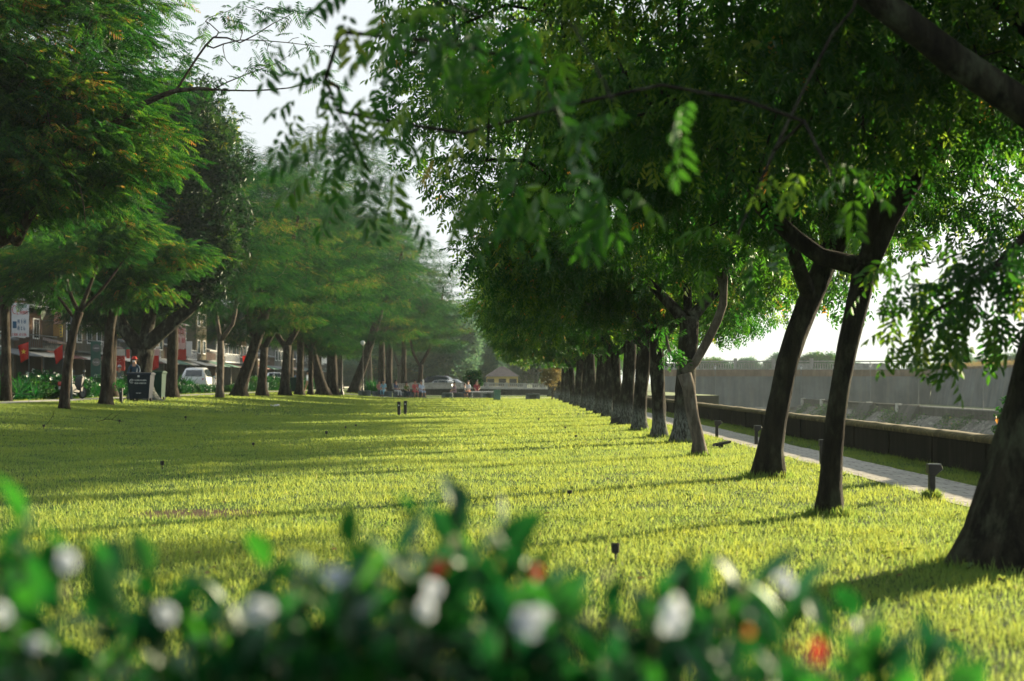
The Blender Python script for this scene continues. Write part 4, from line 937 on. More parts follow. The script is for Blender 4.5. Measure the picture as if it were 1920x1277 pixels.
# blue disc sign on a tall pole
p = (UX(134, 60), 60, gz(-18.5)); o = empty('sign_post', p, 0, 'tall thin grey post carrying a round blue sign among the branches', 'sign')
MB().tube([(0, 0, -.1), (0, 0, 6.6)], [.05, .035], 10).tube([(0, 0, 6.25), (.42, 0, 6.25)], .015, 6).build('pole', M_iron, o)
d_ = MB(); d_.lathe([(0, 0), (.22, 0), (.22, .03), (0, .03)], 28, Matrix.Translation((UX(151, 60) - p[0], 0, VZ(499, 60) - p[2])) @ Matrix.Rotation(R(90), 4, 'X')); dd_ = d_.build('disc', M_blue, o)
s_ = MB(); cx, cz = UX(151, 60) - p[0], VZ(499, 60) - p[2]
for rr_ in (.06, .11, .16): s_.tube([(cx + rr_ * math.cos(t), -.04, cz - .06 + rr_ * math.sin(t)) for t in np.linspace(.5, 2.64, 10)], .012, 5)
s_.tube([(cx + .2 * math.cos(t), -.035, cz + .2 * math.sin(t)) for t in np.linspace(0, 6.28, 30)], .012, 5)
s_.build('symbol', M_signw, dd_)

# flags
def flag(u, v, Y, label, wdt=.72, hgt=1.1, polez=None, star=True, ground=.74, sag=.25, flip=-1):
    x = UX(u, Y); zt = VZ(v, Y); o = empty('flag', (x, Y, ground), 0, label, 'flag', 'red flags along the street')
    zt -= ground; base = 0 if polez is None else polez
    MB().tube([(0, 0, base), (0, 0, zt + .1)], .02, 8).build('pole', M_iron, o)
    V = []; n = 10
    for i in range(n + 1):
        t = i / n
        for j in range(9):
            s = j / 8; V.append((flip * wdt * t * (1 - .25 * s), .07 * math.sin(t * 7 + s * 2) * (.3 + t), zt - hgt * s * (1 + .1 * t) - sag * t * (1 - .3 * s)))
    F = np.array([[i * 9 + j, (i + 1) * 9 + j, (i + 1) * 9 + j + 1, i * 9 + j + 1] for i in range(n) for j in range(8)])
    c = MB().add(V, F).build('cloth', M_flag, o, True); so_ = c.modifiers.new('t', 'SOLIDIFY'); so_.thickness = .006
    if star:
        P = []
        for k in range(10): a_ = math.pi / 2 + k * math.pi / 5; q = .17 if k % 2 == 0 else .07; P.append((flip * wdt * .42 + q * math.cos(a_), zt - hgt * .5 - sag * .4 + q * math.sin(a_)))
        MB().prism(P, 'y', -.13, -.105).build('star', M_gold, c)
    return o
flag(54, 641, 90, 'red flag with a yellow star hanging on a short pole below the tall white sign', .7, 1.05)
flag(118, 645, 97, 'folded red flag on a pole left of the scooter, its star hidden in the fold', .65, .95, star=False, sag=.5)
flag(464, 666, 165, 'red flag between the leaning brown trunk and the dark forked trunk', .6, 1.5, star=False, sag=.1)
flag(298, 662, 128, 'triangular red pennant right of the waste bin under the pink valance', .8, 1.3, star=False, sag=.2)
flag(26, 515, 93, 'pale red flag hanging limp above the narrow white board, at left', .45, .9, polez=6.2, star=False, sag=.3)
flag(46, 520, 94, 'orange-red flag above the narrow white board, right of the limp one', .55, .85, polez=6.2, star=False, sag=.15)

# ------------------------------------------------------------------ vehicles
def car(loc, rz, paint, label, suv=True, scale=1.0):
    o = empty('parked_car', loc, rz, label, 'car'); o.scale = (scale, scale, scale)
    K = ([(-2.27, .48, .80, .86, .74, .60), (-2.2, .30, .98, 1.06, .86, .66), (-1.92, .24, 1.02, 1.50, .91, .62), (-1.6, .24, 1.02, 1.64, .92, .60), (-.3, .24, 1.0, 1.68, .93, .60), (.45, .24, .99, 1.60, .93, .60),
          (1.2, .24, .99, 1.06, .92, .70), (1.95, .26, .88, .94, .88, .68), (2.25, .38, .68, .72, .74, .58)] if suv else
         [(-2.25, .45, .78, .84, .72, .58), (-2.15, .28, .92, .98, .83, .64), (-1.45, .22, .95, 1.06, .87, .62), (-.85, .22, .94, 1.40, .88, .58), (-.2, .22, .93, 1.46, .88, .57), (.5, .22, .92, 1.38, .88, .57),
          (1.25, .22, .91, .97, .87, .66), (1.95, .26, .80, .86, .83, .64), (2.22, .36, .62, .66, .7, .55)])
    def sec(k):
        y_, zl, zb, zt, w_, rw = k
        h_ = [(.0, zl), (w_ * .9, zl), (w_, zl + .16), (w_ * 1.0, (zl + zb) / 2 + .06), (w_ * .96, zb), (rw + .05, zt - .07), (rw - .06, zt), (0, zt + .015)]
        return [(x, y_, z) for x, z in h_] + [(-x, y_, z) for x, z in h_[-2:0:-1]]
    S = [sec(k) for k in K]; n = len(S[0]); V = [p for s in S for p in s]
    F = [[i * n + j, i * n + (j + 1) % n, (i + 1) * n + (j + 1) % n, (i + 1) * n + j] for i in range(len(S) - 1) for j in range(n)] + [list(range(n))[::-1], [(len(S) - 1) * n + j for j in range(n)]]
    MB().add(V, F).build('body', paint, o, True, bevel=0)
    def pane(pts, name='window', off=.012, mat=M_carglass, parent=None, ins=.12):
        P = [Vector(p) for p in pts]; c = sum(P, Vector()) / len(P); nn = (P[1] - P[0]).cross(P[2] - P[0]).normalized()
        cc = Vector((c.x, c.y, c.z)) - Vector((0, 0, .9))
        if nn.dot(cc) < 0: nn = -nn; P = P[::-1]
        Q = [c + (p - c) * (1 - ins) + nn * off for p in P]; Q2 = [q - nn * .03 for q in Q]; m = len(Q)
        MB().add(Q + Q2, [list(range(m)), [m + k for k in range(m)][::-1]] + [[k, m + k, m + (k + 1) % m, (k + 1) % m] for k in range(m)]).build(name, mat, parent or o)
    r1, r2 = (1, 2) if suv else (2, 3)
    wi = {1: 4, 2: 5}
    pane([S[r1][6], S[r2][6], S[r2][-6], S[r1][-6]], 'rear_window', off=.035, ins=.06)
    f1, f2 = len(S) - 3, len(S) - 4
    pane([S[f1][6], S[f2][6], S[f2][-6], S[f1][-6]], 'windscreen', off=.035, ins=.06)
    for sd in (1, -1):
        a, b2 = (4, 5) if sd == 1 else (n - 4, n - 5)
        for k in range(r2, f2): pane([S[k][a], S[k + 1][a], S[k + 1][b2], S[k][b2]], 'window', ins=.1)
        pane([(sd * .58, -2.26 if suv else -2.2, .82), (sd * .86, -2.1, .86), (sd * .86, -2.1, .98), (sd * .58, -2.24 if suv else -2.17, .95)], 'tail_light', .03, M_redp, ins=0)
        pane([(sd * .5, 2.18, .62), (sd * .8, 2.0, .66), (sd * .8, 2.0, .8), (sd * .5, 2.12, .74)], 'headlight', .03, M_silver, ins=0)
        MB().box(sd * .9 - .03, sd * 1.05, .62, .78, .98, 1.12).build('mirror', paint, o, bevel=.02)
        for yy in (-1.38, 1.38):
            Mx = Matrix.Translation((sd * .80, yy, .345)) @ Matrix.Rotation(R(90) * sd, 4, 'Y')
            wh = MB().lathe([(.0, -.1), (.30, -.1), (.34, -.06), (.345, .06), (.31, .115), (.22, .12), (.22, .09)], 24, Mx).build('wheel', M_tyre, o, True)
            MB().lathe([(.225, .10), (.2, .12), (.06, .10), (0, .11)], 12, Mx).build('rim', M_silver, wh)
    MB().box(-.26, .26, -2.30, -2.262, .60, .72).build('number_plate', M_signw, o)
    return o
Yc = 101; car((UX(373, Yc), Yc, road_z), R(3), M_white, 'white SUV parked at the kerb behind the trunks, seen from the rear', scale=1.03)
car((UX(515, 140), 140, road_z), R(10), M_white, 'white hatchback parked beyond the dark forked trunk', suv=False, scale=1.12)
car((UX(823, 156), 156, .3), R(60), M_silver, 'silver SUV parked at the left end of the bridge', scale=.76)
car((UX(812, 160), 160, .35), R(75), M_darkcar, 'dark car behind the silver SUV on the bridge', scale=1.0)
car((UX(842, 162), 162, .3), R(80), M_silver, 'grey car right of the silver SUV on the bridge', suv=False, scale=.95)

def scooter(loc, rz, c1, label, helmet=False):
    o = empty('scooter', loc, rz, label, 'scooter')     # faces +Y
    for yy in (-.62, .62):
        Mx = Matrix.Translation((0, yy, .27)) @ Matrix.Rotation(R(90), 4, 'Y')
        wh = MB().lathe([(.19, -.04), (.25, -.05), (.275, 0), (.25, .05), (.19, .04)], 24, Mx).build('wheel', M_tyre, o, True)
        MB().lathe([(.195, -.035), (.195, .035), (.05, .05), (.05, -.05), (.195, -.035)], 14, Mx).build('rim', M_iron, wh)
    b_ = MB(); b_.prism([(-.85, .62), (-.75, .42), (-.35, .30), (.2, .26), (.34, .3), (.34, .36), (.1, .38), (-.1, .62), (-.8, .74)], 'x', -.13, .13)
    b_.prism([(.30, .28), (.42, .34), (.56, .92), (.46, .98), (.36, .9), (.26, .42)], 'x', -.17, .17); b_.prism([(.36, .5), (.62, .56), (.86, .4), (.84, .36), (.62, .5)], 'x', -.06, .06)
    b_.build('body', M_black if c1 is M_redp else c1, o, bevel=.03)
    MB().prism([(-.94, .60), (-.80, .50), (-.5, .56), (-.5, .70), (-.9, .74)], 'x', -.145, .145).build('tail', c1, o, bevel=.03)
    MB().prism([(-.75, .74), (-.1, .66), (-.05, .72), (-.2, .78), (-.72, .83)], 'x', -.14, .14).build('seat', M_tyre, o, bevel=.03)
    MB().tube([(-.33, .34, 1.02), (-.1, .42, 1.0), (.1, .42, 1.0), (.33, .34, 1.02)], .018, 8).tube([(0, .44, .95), (0, .62, .3)], .03, 8).build('handlebar', M_iron, o)
    for s in (-1, 1): MB().tube([(s * .22, .4, 1.0), (s * .27, .38, 1.16)], .008, 5).box(s * .27 - .06, s * .27 + .06, .37, .385, 1.15, 1.24).build('mirror', M_iron, o)
    MB().box(-.10, .10, -.90, -.84, .60, .70).build('tail_light', M_redp, o, bevel=.015)
    MB().box(-.09, .09, -.93, -.91, .42, .54).build('number_plate', M_signw, o); MB().prism([(-.92, .3), (-.80, .55), (-.76, .55), (-.88, .3)], 'x', -.06, .06).build('mudguard', M_black, o)
    MB().tube([(.16, -.1, .2), (.18, -.8, .34)], [.03, .055], 10).build('exhaust', M_iron, o)
    return o
p = Vector((UX(138, 61), 61, gz(UX(138, 61)) + .02)); s1 = scooter(p, R(-18), M_redp, 'red and black scooter parked on the street path behind the slim young tree')
hm = MB().lathe([(0, .13), (.06, .125), (.11, .08), (.13, 0), (.125, -.06), (.11, -.07)], 20, Matrix.Translation((0, 0, 0))).build('helmet', M_iron, None, True, (p.x - .02, p.y - .5, p.z + .90)); props(hm, 'dark grey helmet resting on the seat of the red scooter', 'helmet')
scooter((UX(104, 72), 72, gz(-22) + .02), R(60), M_blue, 'blue scooter half hidden by the planting bed, left of the red one')
rs = scooter((UX(223, 84), 84, road_z + .004), R(170), M_white, 'white scooter ridden along the road, seen behind the umbrella-shaped tree')

# ------------------------------------------------------------------ people
def person(loc, rz, pose, top, bottom, label, hair=M_hair, s=1.0, shoe=M_black, longhair=False, cap=None, mask=False, sleeve=1, dress=False, lean=0.0):
    J = {}; E = []
    def jn(n, p, r): J[n] = (Vector(p), r)
    sit = pose in ('sit', 'ride'); hz_ = .53 if sit else .93; 
    if pose == 'ride': hz_ = .86
    ly = lean
    jn('pelvis', (0, 0, hz_), .15); jn('waist', (0, .0 - ly * .3, hz_ + .17), .125); jn('chest', (0, -ly * .7, hz_ + .37), .145); jn('neck', (0, -ly, hz_ + .53), .055)
    jn('head', (0, -ly - .01, hz_ + .64), .092); jn('crown', (0, -ly - .01, hz_ + .74), .085); jn('nose', (0, -ly - .125, hz_ + .66), .016)
    E += [('pelvis', 'waist'), ('waist', 'chest'), ('chest', 'neck'), ('neck', 'head'), ('head', 'crown'), ('head', 'nose')]
    for sd, n in ((1, 'L'), (-1, 'R')):
        jn('sh' + n, (sd * .17, -ly * .9, hz_ + .46), .06)
        if pose == 'sit': el, wr, kn, an = (sd * .23, -.08 - ly, hz_ + .20), (sd * .12, -.32 - ly * .5, hz_ + .10), (sd * .11, -.43, .50), (sd * (.12), -.42 - .05 * sd, .09)
        elif pose == 'ride': el, wr, kn, an = (sd * .27, -.2 - ly, hz_ + .26), (sd * .30, -.46, hz_ + .2), (sd * .17, -.42, hz_ - .15), (sd * .15, -.3, .42)
        elif pose == 'walk': el, wr, kn, an = (sd * .22, .04 * sd, hz_ + .2), (sd * .20, -.14 + .18 * sd, hz_ + .0), (sd * .09, -.18 * sd - .04, .5), (sd * .09, -.2 * sd + .10, .09)
        else: el, wr, kn, an = (sd * .25, -.1, hz_ + .2), (sd * .22, -.36, hz_ + .12), (sd * .1, -.02, .5), (sd * .1, 0, .09)
        jn('el' + n, el, .043); jn('wr' + n, wr, .028); W_ = Vector(wr); d = (W_ - Vector(el)).normalized(); jn('pa' + n, W_ + d * .06, .026)
        jn('hip' + n, (sd * .09, 0, hz_ - .03), .095); jn('kn' + n, kn, .062); jn('an' + n, an, .04); jn('toe' + n, Vector(an) + Vector((0, -.16, -.05)), .032)
        E += [('chest', 'sh' + n), ('sh' + n, 'el' + n), ('el' + n, 'wr' + n), ('wr' + n, 'pa' + n), ('pelvis', 'hip' + n), ('hip' + n, 'kn' + n), ('kn' + n, 'an' + n), ('an' + n, 'toe' + n)]
        sx = Vector((1, 0, 0))
        for k in range(4): q = J['pa' + n][0] + d * (.055 - .006 * abs(k - 1)) + sx * (k - 1.5) * .02 + Vector((0, 0, -.012 * k)); jn(f'f{k}' + n, q, .009); jn(f'g{k}' + n, q + d * .025 + Vector((0, 0, -.02)), .008); E += [('pa' + n, f'f{k}' + n), (f'f{k}' + n, f'g{k}' + n)]
        q = J['wr' + n][0] + d * .03 - sx * sd * .035; jn('t' + n, q + d * .02, .010); E += [('wr' + n, 't' + n)]
    names = list(J); idx = {k: i for i, k in enumerate(names)}
    me = bpy.data.meshes.new('sk'); me.from_pydata([J[k][0] for k in names], [(idx[a], idx[b]) for a, b in E], []); ob = bpy.data.objects.new('sk', me); COL.objects.link(ob)
    md = ob.modifiers.new('s', 'SKIN'); md.use_smooth_shade = True; sv = me.skin_vertices[0].data
    for i, k in enumerate(names): r_ = J[k][1]; sv[i].radius = (r_, r_ * (.8 if k in ('pelvis', 'waist', 'chest') else 1)); sv[i].use_root = (k == 'pelvis')
    sb = ob.modifiers.new('u', 'SUBSURF'); sb.levels = 1; sb.render_levels = 1
    bpy.context.view_layer.update(); bm_ = bpy.data.meshes.new_from_object(ob.evaluated_get(bpy.context.evaluated_depsgraph_get())); bpy.data.objects.remove(ob)
    bm_.name = 'body'; bm_.materials.clear()
    for m_ in (M_skin, top, bottom, shoe): bm_.materials.append(m_)
    segs = [(a, b, J[a][0], J[b][0]) for a, b in E]
    def cls(c):
        best = None; bd = 9
        for a, b2, p0, p1 in segs:
            dd_ = p1 - p0; t = max(0, min(1, (c - p0).dot(dd_) / dd_.length_squared)); q = (c - p0 - dd_ * t).length / (J[a][1] + J[b2][1])
            if q < bd: bd = q; best = (a, b2, t)
        a, b2, t = best
        if b2 in ('waist', 'chest') or b2[:2] == 'sh': return 1
        if b2 == 'neck': return 1 if t < .5 else 0
        if b2[:2] == 'el': return 1 if t < sleeve else 0
        if b2[:2] == 'wr': return 1 if sleeve > 1 and t < .9 else 0
        if b2[:3] == 'hip': return 2
        if b2[:2] == 'kn': return 2
        if b2[:2] == 'an': return 2 if (bottom is not M_skin and not dress and t < .85) else (2 if dress and t < .3 else 0)
        if b2[:3] == 'toe': return 3
        return 0
    for f in bm_.polygons: f.material_index = cls(f.center); f.use_smooth = True
    o = link('person', bm_, None, loc); o.rotation_euler = (0, 0, rz); o.scale = (s, s, s); props(o, label, 'person')
    hc = J['crown'][0]
    hb = MB(); hb.lathe([(0, .085), (.05, .078), (.085, .04), (.100, -.02), (.094, -.07)], 16, Matrix.Translation(hc + Vector((0, .012, .03))) @ Matrix.Rotation(R(-14), 4, 'X'))
    if longhair: hb.prism([(-.08, .02), (.08, .02), (.07, -.3), (-.07, -.3)], 'y', hc.y + .055, hc.y + .12, M=Matrix.Translation((0, 0, hc.z)))
    hb.build('hair', hair, o, True)
    if cap: MB().lathe([(0, .10), (.06, .092), (.1, .05), (.112, -.005), (.15, -.02), (.15, -.028), (.1, -.02)], 18, Matrix.Translation(hc + Vector((0, 0, .035)))).build('cap', cap, o, True)
    if mask: MB().prism([(-.06, -.05), (.06, -.05), (.045, -.125), (-.045, -.125)], 'y', hc.y - .125, hc.y - .09, M=Matrix.Translation((0, 0, hc.z))).build('mask', M_signw, o, bevel=.01)
    ey = MB()
    for sd in (1, -1): ey.lathe([(0, 0), (.013, .003), (0, .007)], 8, Matrix.Translation(J['head'][0] + Vector((sd * .033, -.083, .045))) @ Matrix.Rotation(R(90), 4, 'X'))
    ey.build('eyes', M_hair, o)
    for sd in (1, -1): MB().lathe([(0, 0), (.022, .008), (.028, .02), (0, .026)], 8, Matrix.Translation(J['head'][0] + Vector((sd * .086, .0, .03))) @ Matrix.Rotation(R(90 * sd), 4, 'Y')).build('ear', M_skin, o, True)
    return o
C = cloth
c_red, c_lblue, c_navy, c_olive, c_rose, c_pale, c_grey, c_white = C('pink_shirt', (.5, .2, .2)), C('light_blue_shirt', (.25, .5, .62)), C('navy_top', (.05, .07, .14)), C('olive_top', (.12, .17, .04)), C('rose_dress', (.6, .13, .14)), C('pale_blue_shirt', (.45, .55, .72)), C('mauve_top', (.35, .25, .28)), C('white_shirt', (.68, .74, .82))
c_dk, c_or, c_maroon, c_cream, c_teal = C('dark_trousers', (.06, .07, .09)), C('orange_skirt', (.65, .2, .05)), C('maroon_patterned', (.25, .03, .05)), C('cream_trousers', (.6, .62, .62)), C('work_blue', (.02, .05, .09))
YB = 119.5
def seat_at(u, Y=YB): x = UX(u, Y); return (x, Y, gz(x))
person(seat_at(711), R(20), 'sit', c_red, c_dk, 'woman in a pink top sitting at the left end of the benches', longhair=True)
person(seat_at(719), R(-10), 'sit', c_lblue, c_lblue, 'person in light blue shirt and trousers sitting beside the one in pink', s=1.05)
person(seat_at(742), R(50), 'sit', c_navy, c_cream, 'person in a navy top and white trousers turned to the right', s=1.08, longhair=True)
person(seat_at(762), R(30), 'sit', c_olive, c_dk, 'woman in an olive top sitting in the middle of the left benches', longhair=True)
person(seat_at(777), R(25), 'sit', c_rose, c_rose, 'woman in a rose-red dress leaning forward on the bench', s=1.12, dress=True, lean=.12)
person(seat_at(789), R(35), 'sit', c_pale, c_pale, 'person in a pale blue shirt and shorts at the right end of the left benches', s=1.1, dress=True, lean=.05)
person(seat_at(854), R(-60), 'sit', c_grey, c_grey, 'woman in a mauve patterned top sitting alone on the left of the middle benches', lean=.1)
person(seat_at(871, 118.6), R(70), 'sit', c_dk, c_dk, 'small dark-clothed person partly behind the one in orange', s=.9)
person(seat_at(879), R(-30), 'sit', c_white, c_or, 'person in a white shirt and orange skirt leaning on the table', s=1.1, dress=True, lean=.1)
person(seat_at(894, 120.5), R(5), 'sit', c_maroon, c_maroon, 'woman in a maroon patterned outfit at the white table', s=1.1)
x_ = UX(577, 104); person((x_, 104, gz(x_)), R(70), 'walk', c_white, M_skin, 'walker in a white shirt and bare legs between two trunks', dress=False, sleeve=1.2)
x_ = UX(252, 63.2); person((x_, 63.2, gz(x_) + .08), R(0), 'stand', c_teal, c_dk, 'worker in dark blue with a red cap and face mask pushing the waste bin', cap=M_redp, mask=True, sleeve=1.2, s=1.04)
person((UX(223, 84), 84.12, road_z), R(0), 'ride', C('grey_green_shirt', (.12, .17, .14)), c_dk, 'rider with a pale helmet on the white scooter', cap=M_silver, sleeve=1.2)
person((UX(556, 150), 150, road_z), R(20), 'stand', C('dusty_blue', (.12, .2, .34)), c_dk, 'person in dusty blue standing by the road above the green bin')

# ------------------------------------------------------------------ bins
def bin_(loc, rz, w_, d_, h_, mat, label, letters=False):
    o = empty('waste_bin', loc, rz, label, 'bin')
    V = []; 
    for z, k in ((.12, .82), (h_ * .55, .93), (h_ * .9, 1.0)): V += [(-w_ / 2 * k, -d_ / 2 * k, z), (w_ / 2 * k, -d_ / 2 * k, z), (w_ / 2 * k, d_ / 2 * k, z), (-w_ / 2 * k, d_ / 2 * k, z)]
    F = [[i * 4 + j, i * 4 + (j + 1) % 4, i * 4 + 4 + (j + 1) % 4, i * 4 + 4 + j] for i in range(2) for j in range(4)] + [[3, 2, 1, 0], [8, 9, 10, 11]]
    m = MB().add(V, F)
    for s in (-.28, 0, .28): m.box(s * w_ - .02, s * w_ + .02, -d_ / 2 * .9, -d_ / 2 * .83, .15, h_ * .42)
    m.build('body', mat, o, bevel=.02)
    MB().prism([(-d_ / 2 - .04, h_ * .9), (d_ / 2 + .04, h_ * .9), (d_ / 2, h_ * .97), (0, h_), (-d_ / 2, h_ * .97)], 'x', -w_ / 2 - .04, w_ / 2 + .04).build('lid', mat, o, bevel=.02)
    for sx in (-1, 1):
        for sy in (-1, 1): MB().lathe([(0, -.03), (.08, -.03), (.085, 0), (.08, .03), (0, .03)], 14, Matrix.Translation((sx * w_ * .36, sy * d_ * .34, .085)) @ Matrix.Rotation(R(90), 4, 'Y')).build('wheel', M_tyre, o, True)
    MB().tube([(-w_ * .4, d_ / 2 + .05, h_ * .88), (-w_ * .4, d_ / 2 + .12, h_ * .9), (w_ * .4, d_ / 2 + .12, h_ * .9), (w_ * .4, d_ / 2 + .05, h_ * .88)], .015, 6).build('handle', M_iron, o)
    if letters:
        g_ = MB(); yy = -d_ / 2 - .012; glyphs(g_, -.17, .34, h_ * .70, .055, 31, yy); glyphs(g_, -.17, .31, h_ * .60, .055, 32, yy)
        glyphs(g_, -.12, .1, h_ * .27, .03, 33, yy + .04); g_.build('lettering', M_signw, o)
        g_ = MB(); g_.tube([(-.3 + .08 * math.cos(t), yy, h_ * .69 + .08 * math.sin(t)) for t in np.linspace(.4, 5.6, 20)], .014, 5); g_.box(-.33, -.26, yy - .01, yy + .01, h_ * .685, h_ * .705)
        g_.lathe([(0, 0), (.05, .0), (.05, .01), (0, .01)], 12, Matrix.Translation((0, yy, h_ * .86)) @ Matrix.Rotation(R(90), 4, 'X')); g_.build('emblem', M_signw, o)
    return o
x_ = UX(264, 62); bin_((x_, 62, gz(x_)), 0, 1.02, .75, 1.27, M_binb, 'large black-blue wheeled waste bin with white lettering and recycling emblem', True)
x_ = UX(553, 106); bin_((x_, 106, gz(x_)), R(8), .72, .7, 1.2, M_bing, 'dark green wheeled bin right of the black forked trunk')
x_ = UX(296, 66); bin_((x_, 66, gz(x_)), R(-6), .6, .6, 1.35, M_bing, 'narrow dark green bin partly hidden at the right of the large bin')

# ------------------------------------------------------------------ benches and other furniture by the plaza
def bench(u0, u1, Y, label, h_=.45, slab=M_bench, legs=True):
    x0, x1 = UX(u0, Y), UX(u1, Y); xc = (x0 + x1) / 2; w_ = (x1 - x0) / 2; o = empty('bench', (xc, Y, gz(xc)), 0, label, 'bench', 'stone benches round the plaza')
    MB().box(-w_, w_, -.25, .25, h_ - .09, h_).build('seat', slab, o, bevel=.015)
    for s in (-1, 1): MB().box(s * w_ * .78 - .14, s * w_ * .78 + .14, -.2, .2, -.05, h_ - .09).build('leg', M_bench, o)
    MB().box(-w_ * .62, w_ * .62, .05, .17, .02, h_ - .1).build('back_panel', M_bench, o)
bench(673, 694, 117, 'grey stone bench at the far left of the plaza, empty')
bench(697, 736, 119.8, 'long grey stone bench under the pink and light blue sitters')
bench(738, 755, 119.8, 'grey stone bench under the person in navy')
bench(752, 772, 119.6, 'grey stone bench under the woman in olive')
bench(770, 798, 119.8, 'grey stone bench under the sitters in rose and pale blue')
bench(829, 848, 117.0, 'empty grey stone bench left of the middle group')
bench(846, 872, 119.8, 'grey stone bench under the woman in mauve')
bench(870, 908, 119.9, 'grey stone bench under the sitters in orange and maroon', .47)
bench(906, 926, 117.0, 'grey stone bench left of the pale green box')
bench(986, 1012, 109.0, 'stone bench right of the pale green box, first of the right-hand pair')
bench(1040, 1073, 109.0, 'stone bench beside the thin trunk, right of the orange sapling')
tb_ = empty('stone_table', (UX(903, 118.6), 118.6, 0), 0, 'low table with a thin white top among the middle benches', 'table')
MB().box(-1.05, 1.05, -.3, .3, .50, .56).build('tabletop', M_white, tb_, bevel=.01); MB().box(-.9, -.75, -.2, .2, 0, .50).build('leg', M_bench, tb_); MB().box(.75, .9, -.2, .2, 0, .50).build('leg', M_bench, tb_)
gb_ = empty('utility_box', (UX(932, 104), 104, 0), R(14), 'pale green utility cabinet standing on the lawn edge right of the table', 'cabinet')
MB().box(-.22, .22, -.2, .2, 0, .72).build('body', M_teal, gb_, bevel=.012); MB().box(-.25, .25, -.23, .23, .72, .765).build('lid', M_teal, gb_, bevel=.01); MB().box(-.19, .19, -.212, -.2, .06, .68).build('door', M_teal, gb_)
wp = MB().box(-.09, .09, -.09, .09, 0, 1.45).prism([(-.11, 1.45), (.11, 1.45), (0, 1.6)], 'y', -.11, .11).build('white_post', M_white, None, loc=(UX(793, 145), 145, 0)); props(wp, 'white square post at the left end of the bridge railing', 'post')
x_ = UX(501.5, 96); wp = MB().lathe([(.0, 0), (.06, 0), (.06, .68), (.075, .70), (.06, .76), (0, .78)], 12).build('white_post', M_white, None, True, (x_, 96, gz(x_))); props(wp, 'short white marker post left of the black forked trunk', 'post')
x_ = UX(461, 88); gp = empty('utility_pedestal', (x_, 88, gz(x_)), 0, 'small pale green pedestal box on a post between two trunks', 'cabinet')
MB().box(-.04, .04, -.04, .04, 0, .4).build('post', M_iron, gp); MB().prism([(-.16, .38), (.16, .38), (.2, .75), (.12, .84), (-.1, .82)], 'y', -.08, .08).build('body', M_teal, gp, bevel=.01)

# lamps
def lamp(x, Y, z0, h_, label, group, kind='globe', s=1.0):
    o = empty('street_lamp', (x, Y, z0), 0, label, 'street lamp', group)
    MB().lathe([(.16, 0), (.16, .25), (.09, .35), (.065, .9), (.05, 1.0), (.045, h_ - .2), (.07, h_ - .15), (.03, h_ - .05)], 12).build('pole', M_black if kind == 'globe' else M_iron, o, True)
    if kind == 'globe': MB().lathe([(.04, -.04), (.16, .04), (.2, .16), (.16, .3), (.0, .36)], 16, Matrix.Translation((0, 0, h_))).build('globe', M_signw, o, True)
    else:
        a = MB(); 
        for k in range(4): t = k * math.pi / 2 + .78; a.tube([(0, 0, h_ - .1), (.16 * math.cos(t), .16 * math.sin(t), h_ + .12), (.2 * math.cos(t), .2 * math.sin(t), h_ + .5)], .018, 5)
        a.build('cage', M_iron, o)
        MB().lathe([(.09, .14), (.17, .5), (.0, .5)], 8, Matrix.Translation((0, 0, h_))).build('lantern', M_signw, o)
        MB().lathe([(.25, .5), (.2, .56), (.08, .66), (.03, .78), (0, .8)], 8, Matrix.Translation((0, 0, h_))).build('cap', M_iron, o)
LQ = 'lamps along the far quay'
for (u, Y, lab) in [(1843, 130, 'nearest quay lamp, its lantern just left of the thickest trunk'), (1722, 157, 'second quay lamp, under the hanging leaves'), (1632, 183, 'third quay lamp, close right of the slim trunk'),
                    (1563, 200, 'fourth quay lamp, hidden partly by the slim forked trunk'), (1502, 203, 'fifth quay lamp, between the leaning trunk and the slim trunk'), (1341, 204, 'farthest quay lamp, left of the leaning trunk in front of the gate wall')]:
    z0 = -2.0; lamp(UX(u, Y), Y, z0, {130: 5.35, 157: 5.3, 183: 5.1}.get(Y, 5.0), lab, LQ, 'lantern')
x_ = UX(641, 112); lamp(x_, 112, gz(x_), 4.6, 'thin black lamp post standing in front of the joined trunks', 'park lamps')
x_ = UX(680, 122); lamp(x_, 122, gz(x_), 4.3, 'park lamp with a pale globe against the massive grey trunk', 'park lamps')

# path lights / bollards
def pathlight(u, v, h_, label, flat=False, rz=0):
    p = hit(u, v); o = empty('path_light', p, rz, label, 'path light', 'path lights')
    pw = .062 if flat else .035
    MB().box(-pw, pw, -pw, pw, -.03, h_ - .09).build('post', M_black, o, bevel=.006)
    if flat: MB().box(-.067, .067, -.067, .067, h_ - .09, h_).build('head', M_black, o, bevel=.006); MB().lathe([(0, 0), (.025, 0), (.025, .01), (0, .012)], 12, Matrix.Translation((0, -.066, h_ - .14)) @ Matrix.Rotation(R(90), 4, 'X')).build('lens', M_signw, o)
    else:
        MB().prism([(-.05, h_ - .10), (.03, h_ - .13), (.115, h_ - .05), (.10, h_ - .005), (-.05, h_ + .0)], 'y', -.055, .055).build('head', M_black, o, bevel=.004)
        MB().box(-.045, .10, -.05, .05, h_ + .0005, h_ + .008).build('top_plate', M_iron, o)
        MB().add([(.036, -.045, h_ - .122), (.036, .045, h_ - .122), (.118, .045, h_ - .056), (.118, -.045, h_ - .056)], [[0, 3, 2, 1]]).build('lens', M_signw, o)
pathlight(1747, 936, .40, 'nearest black path light, at the path edge left of the thickest trunk')
pathlight(1541, 872, .41, 'path light close behind the slim trunk, second from the camera')
pathlight(1418, 834, .41, 'path light at the left edge of the leaning trunk, third from the camera')
pathlight(1344, 822, .42, 'path light farthest from the camera, alone on the path edge')
pathlight(748, 779, .55, 'left one of two square black posts in the middle of the lawn', True)
pathlight(760, 778, .58, 'right one of two square black posts in the lawn, with a white dot', True)
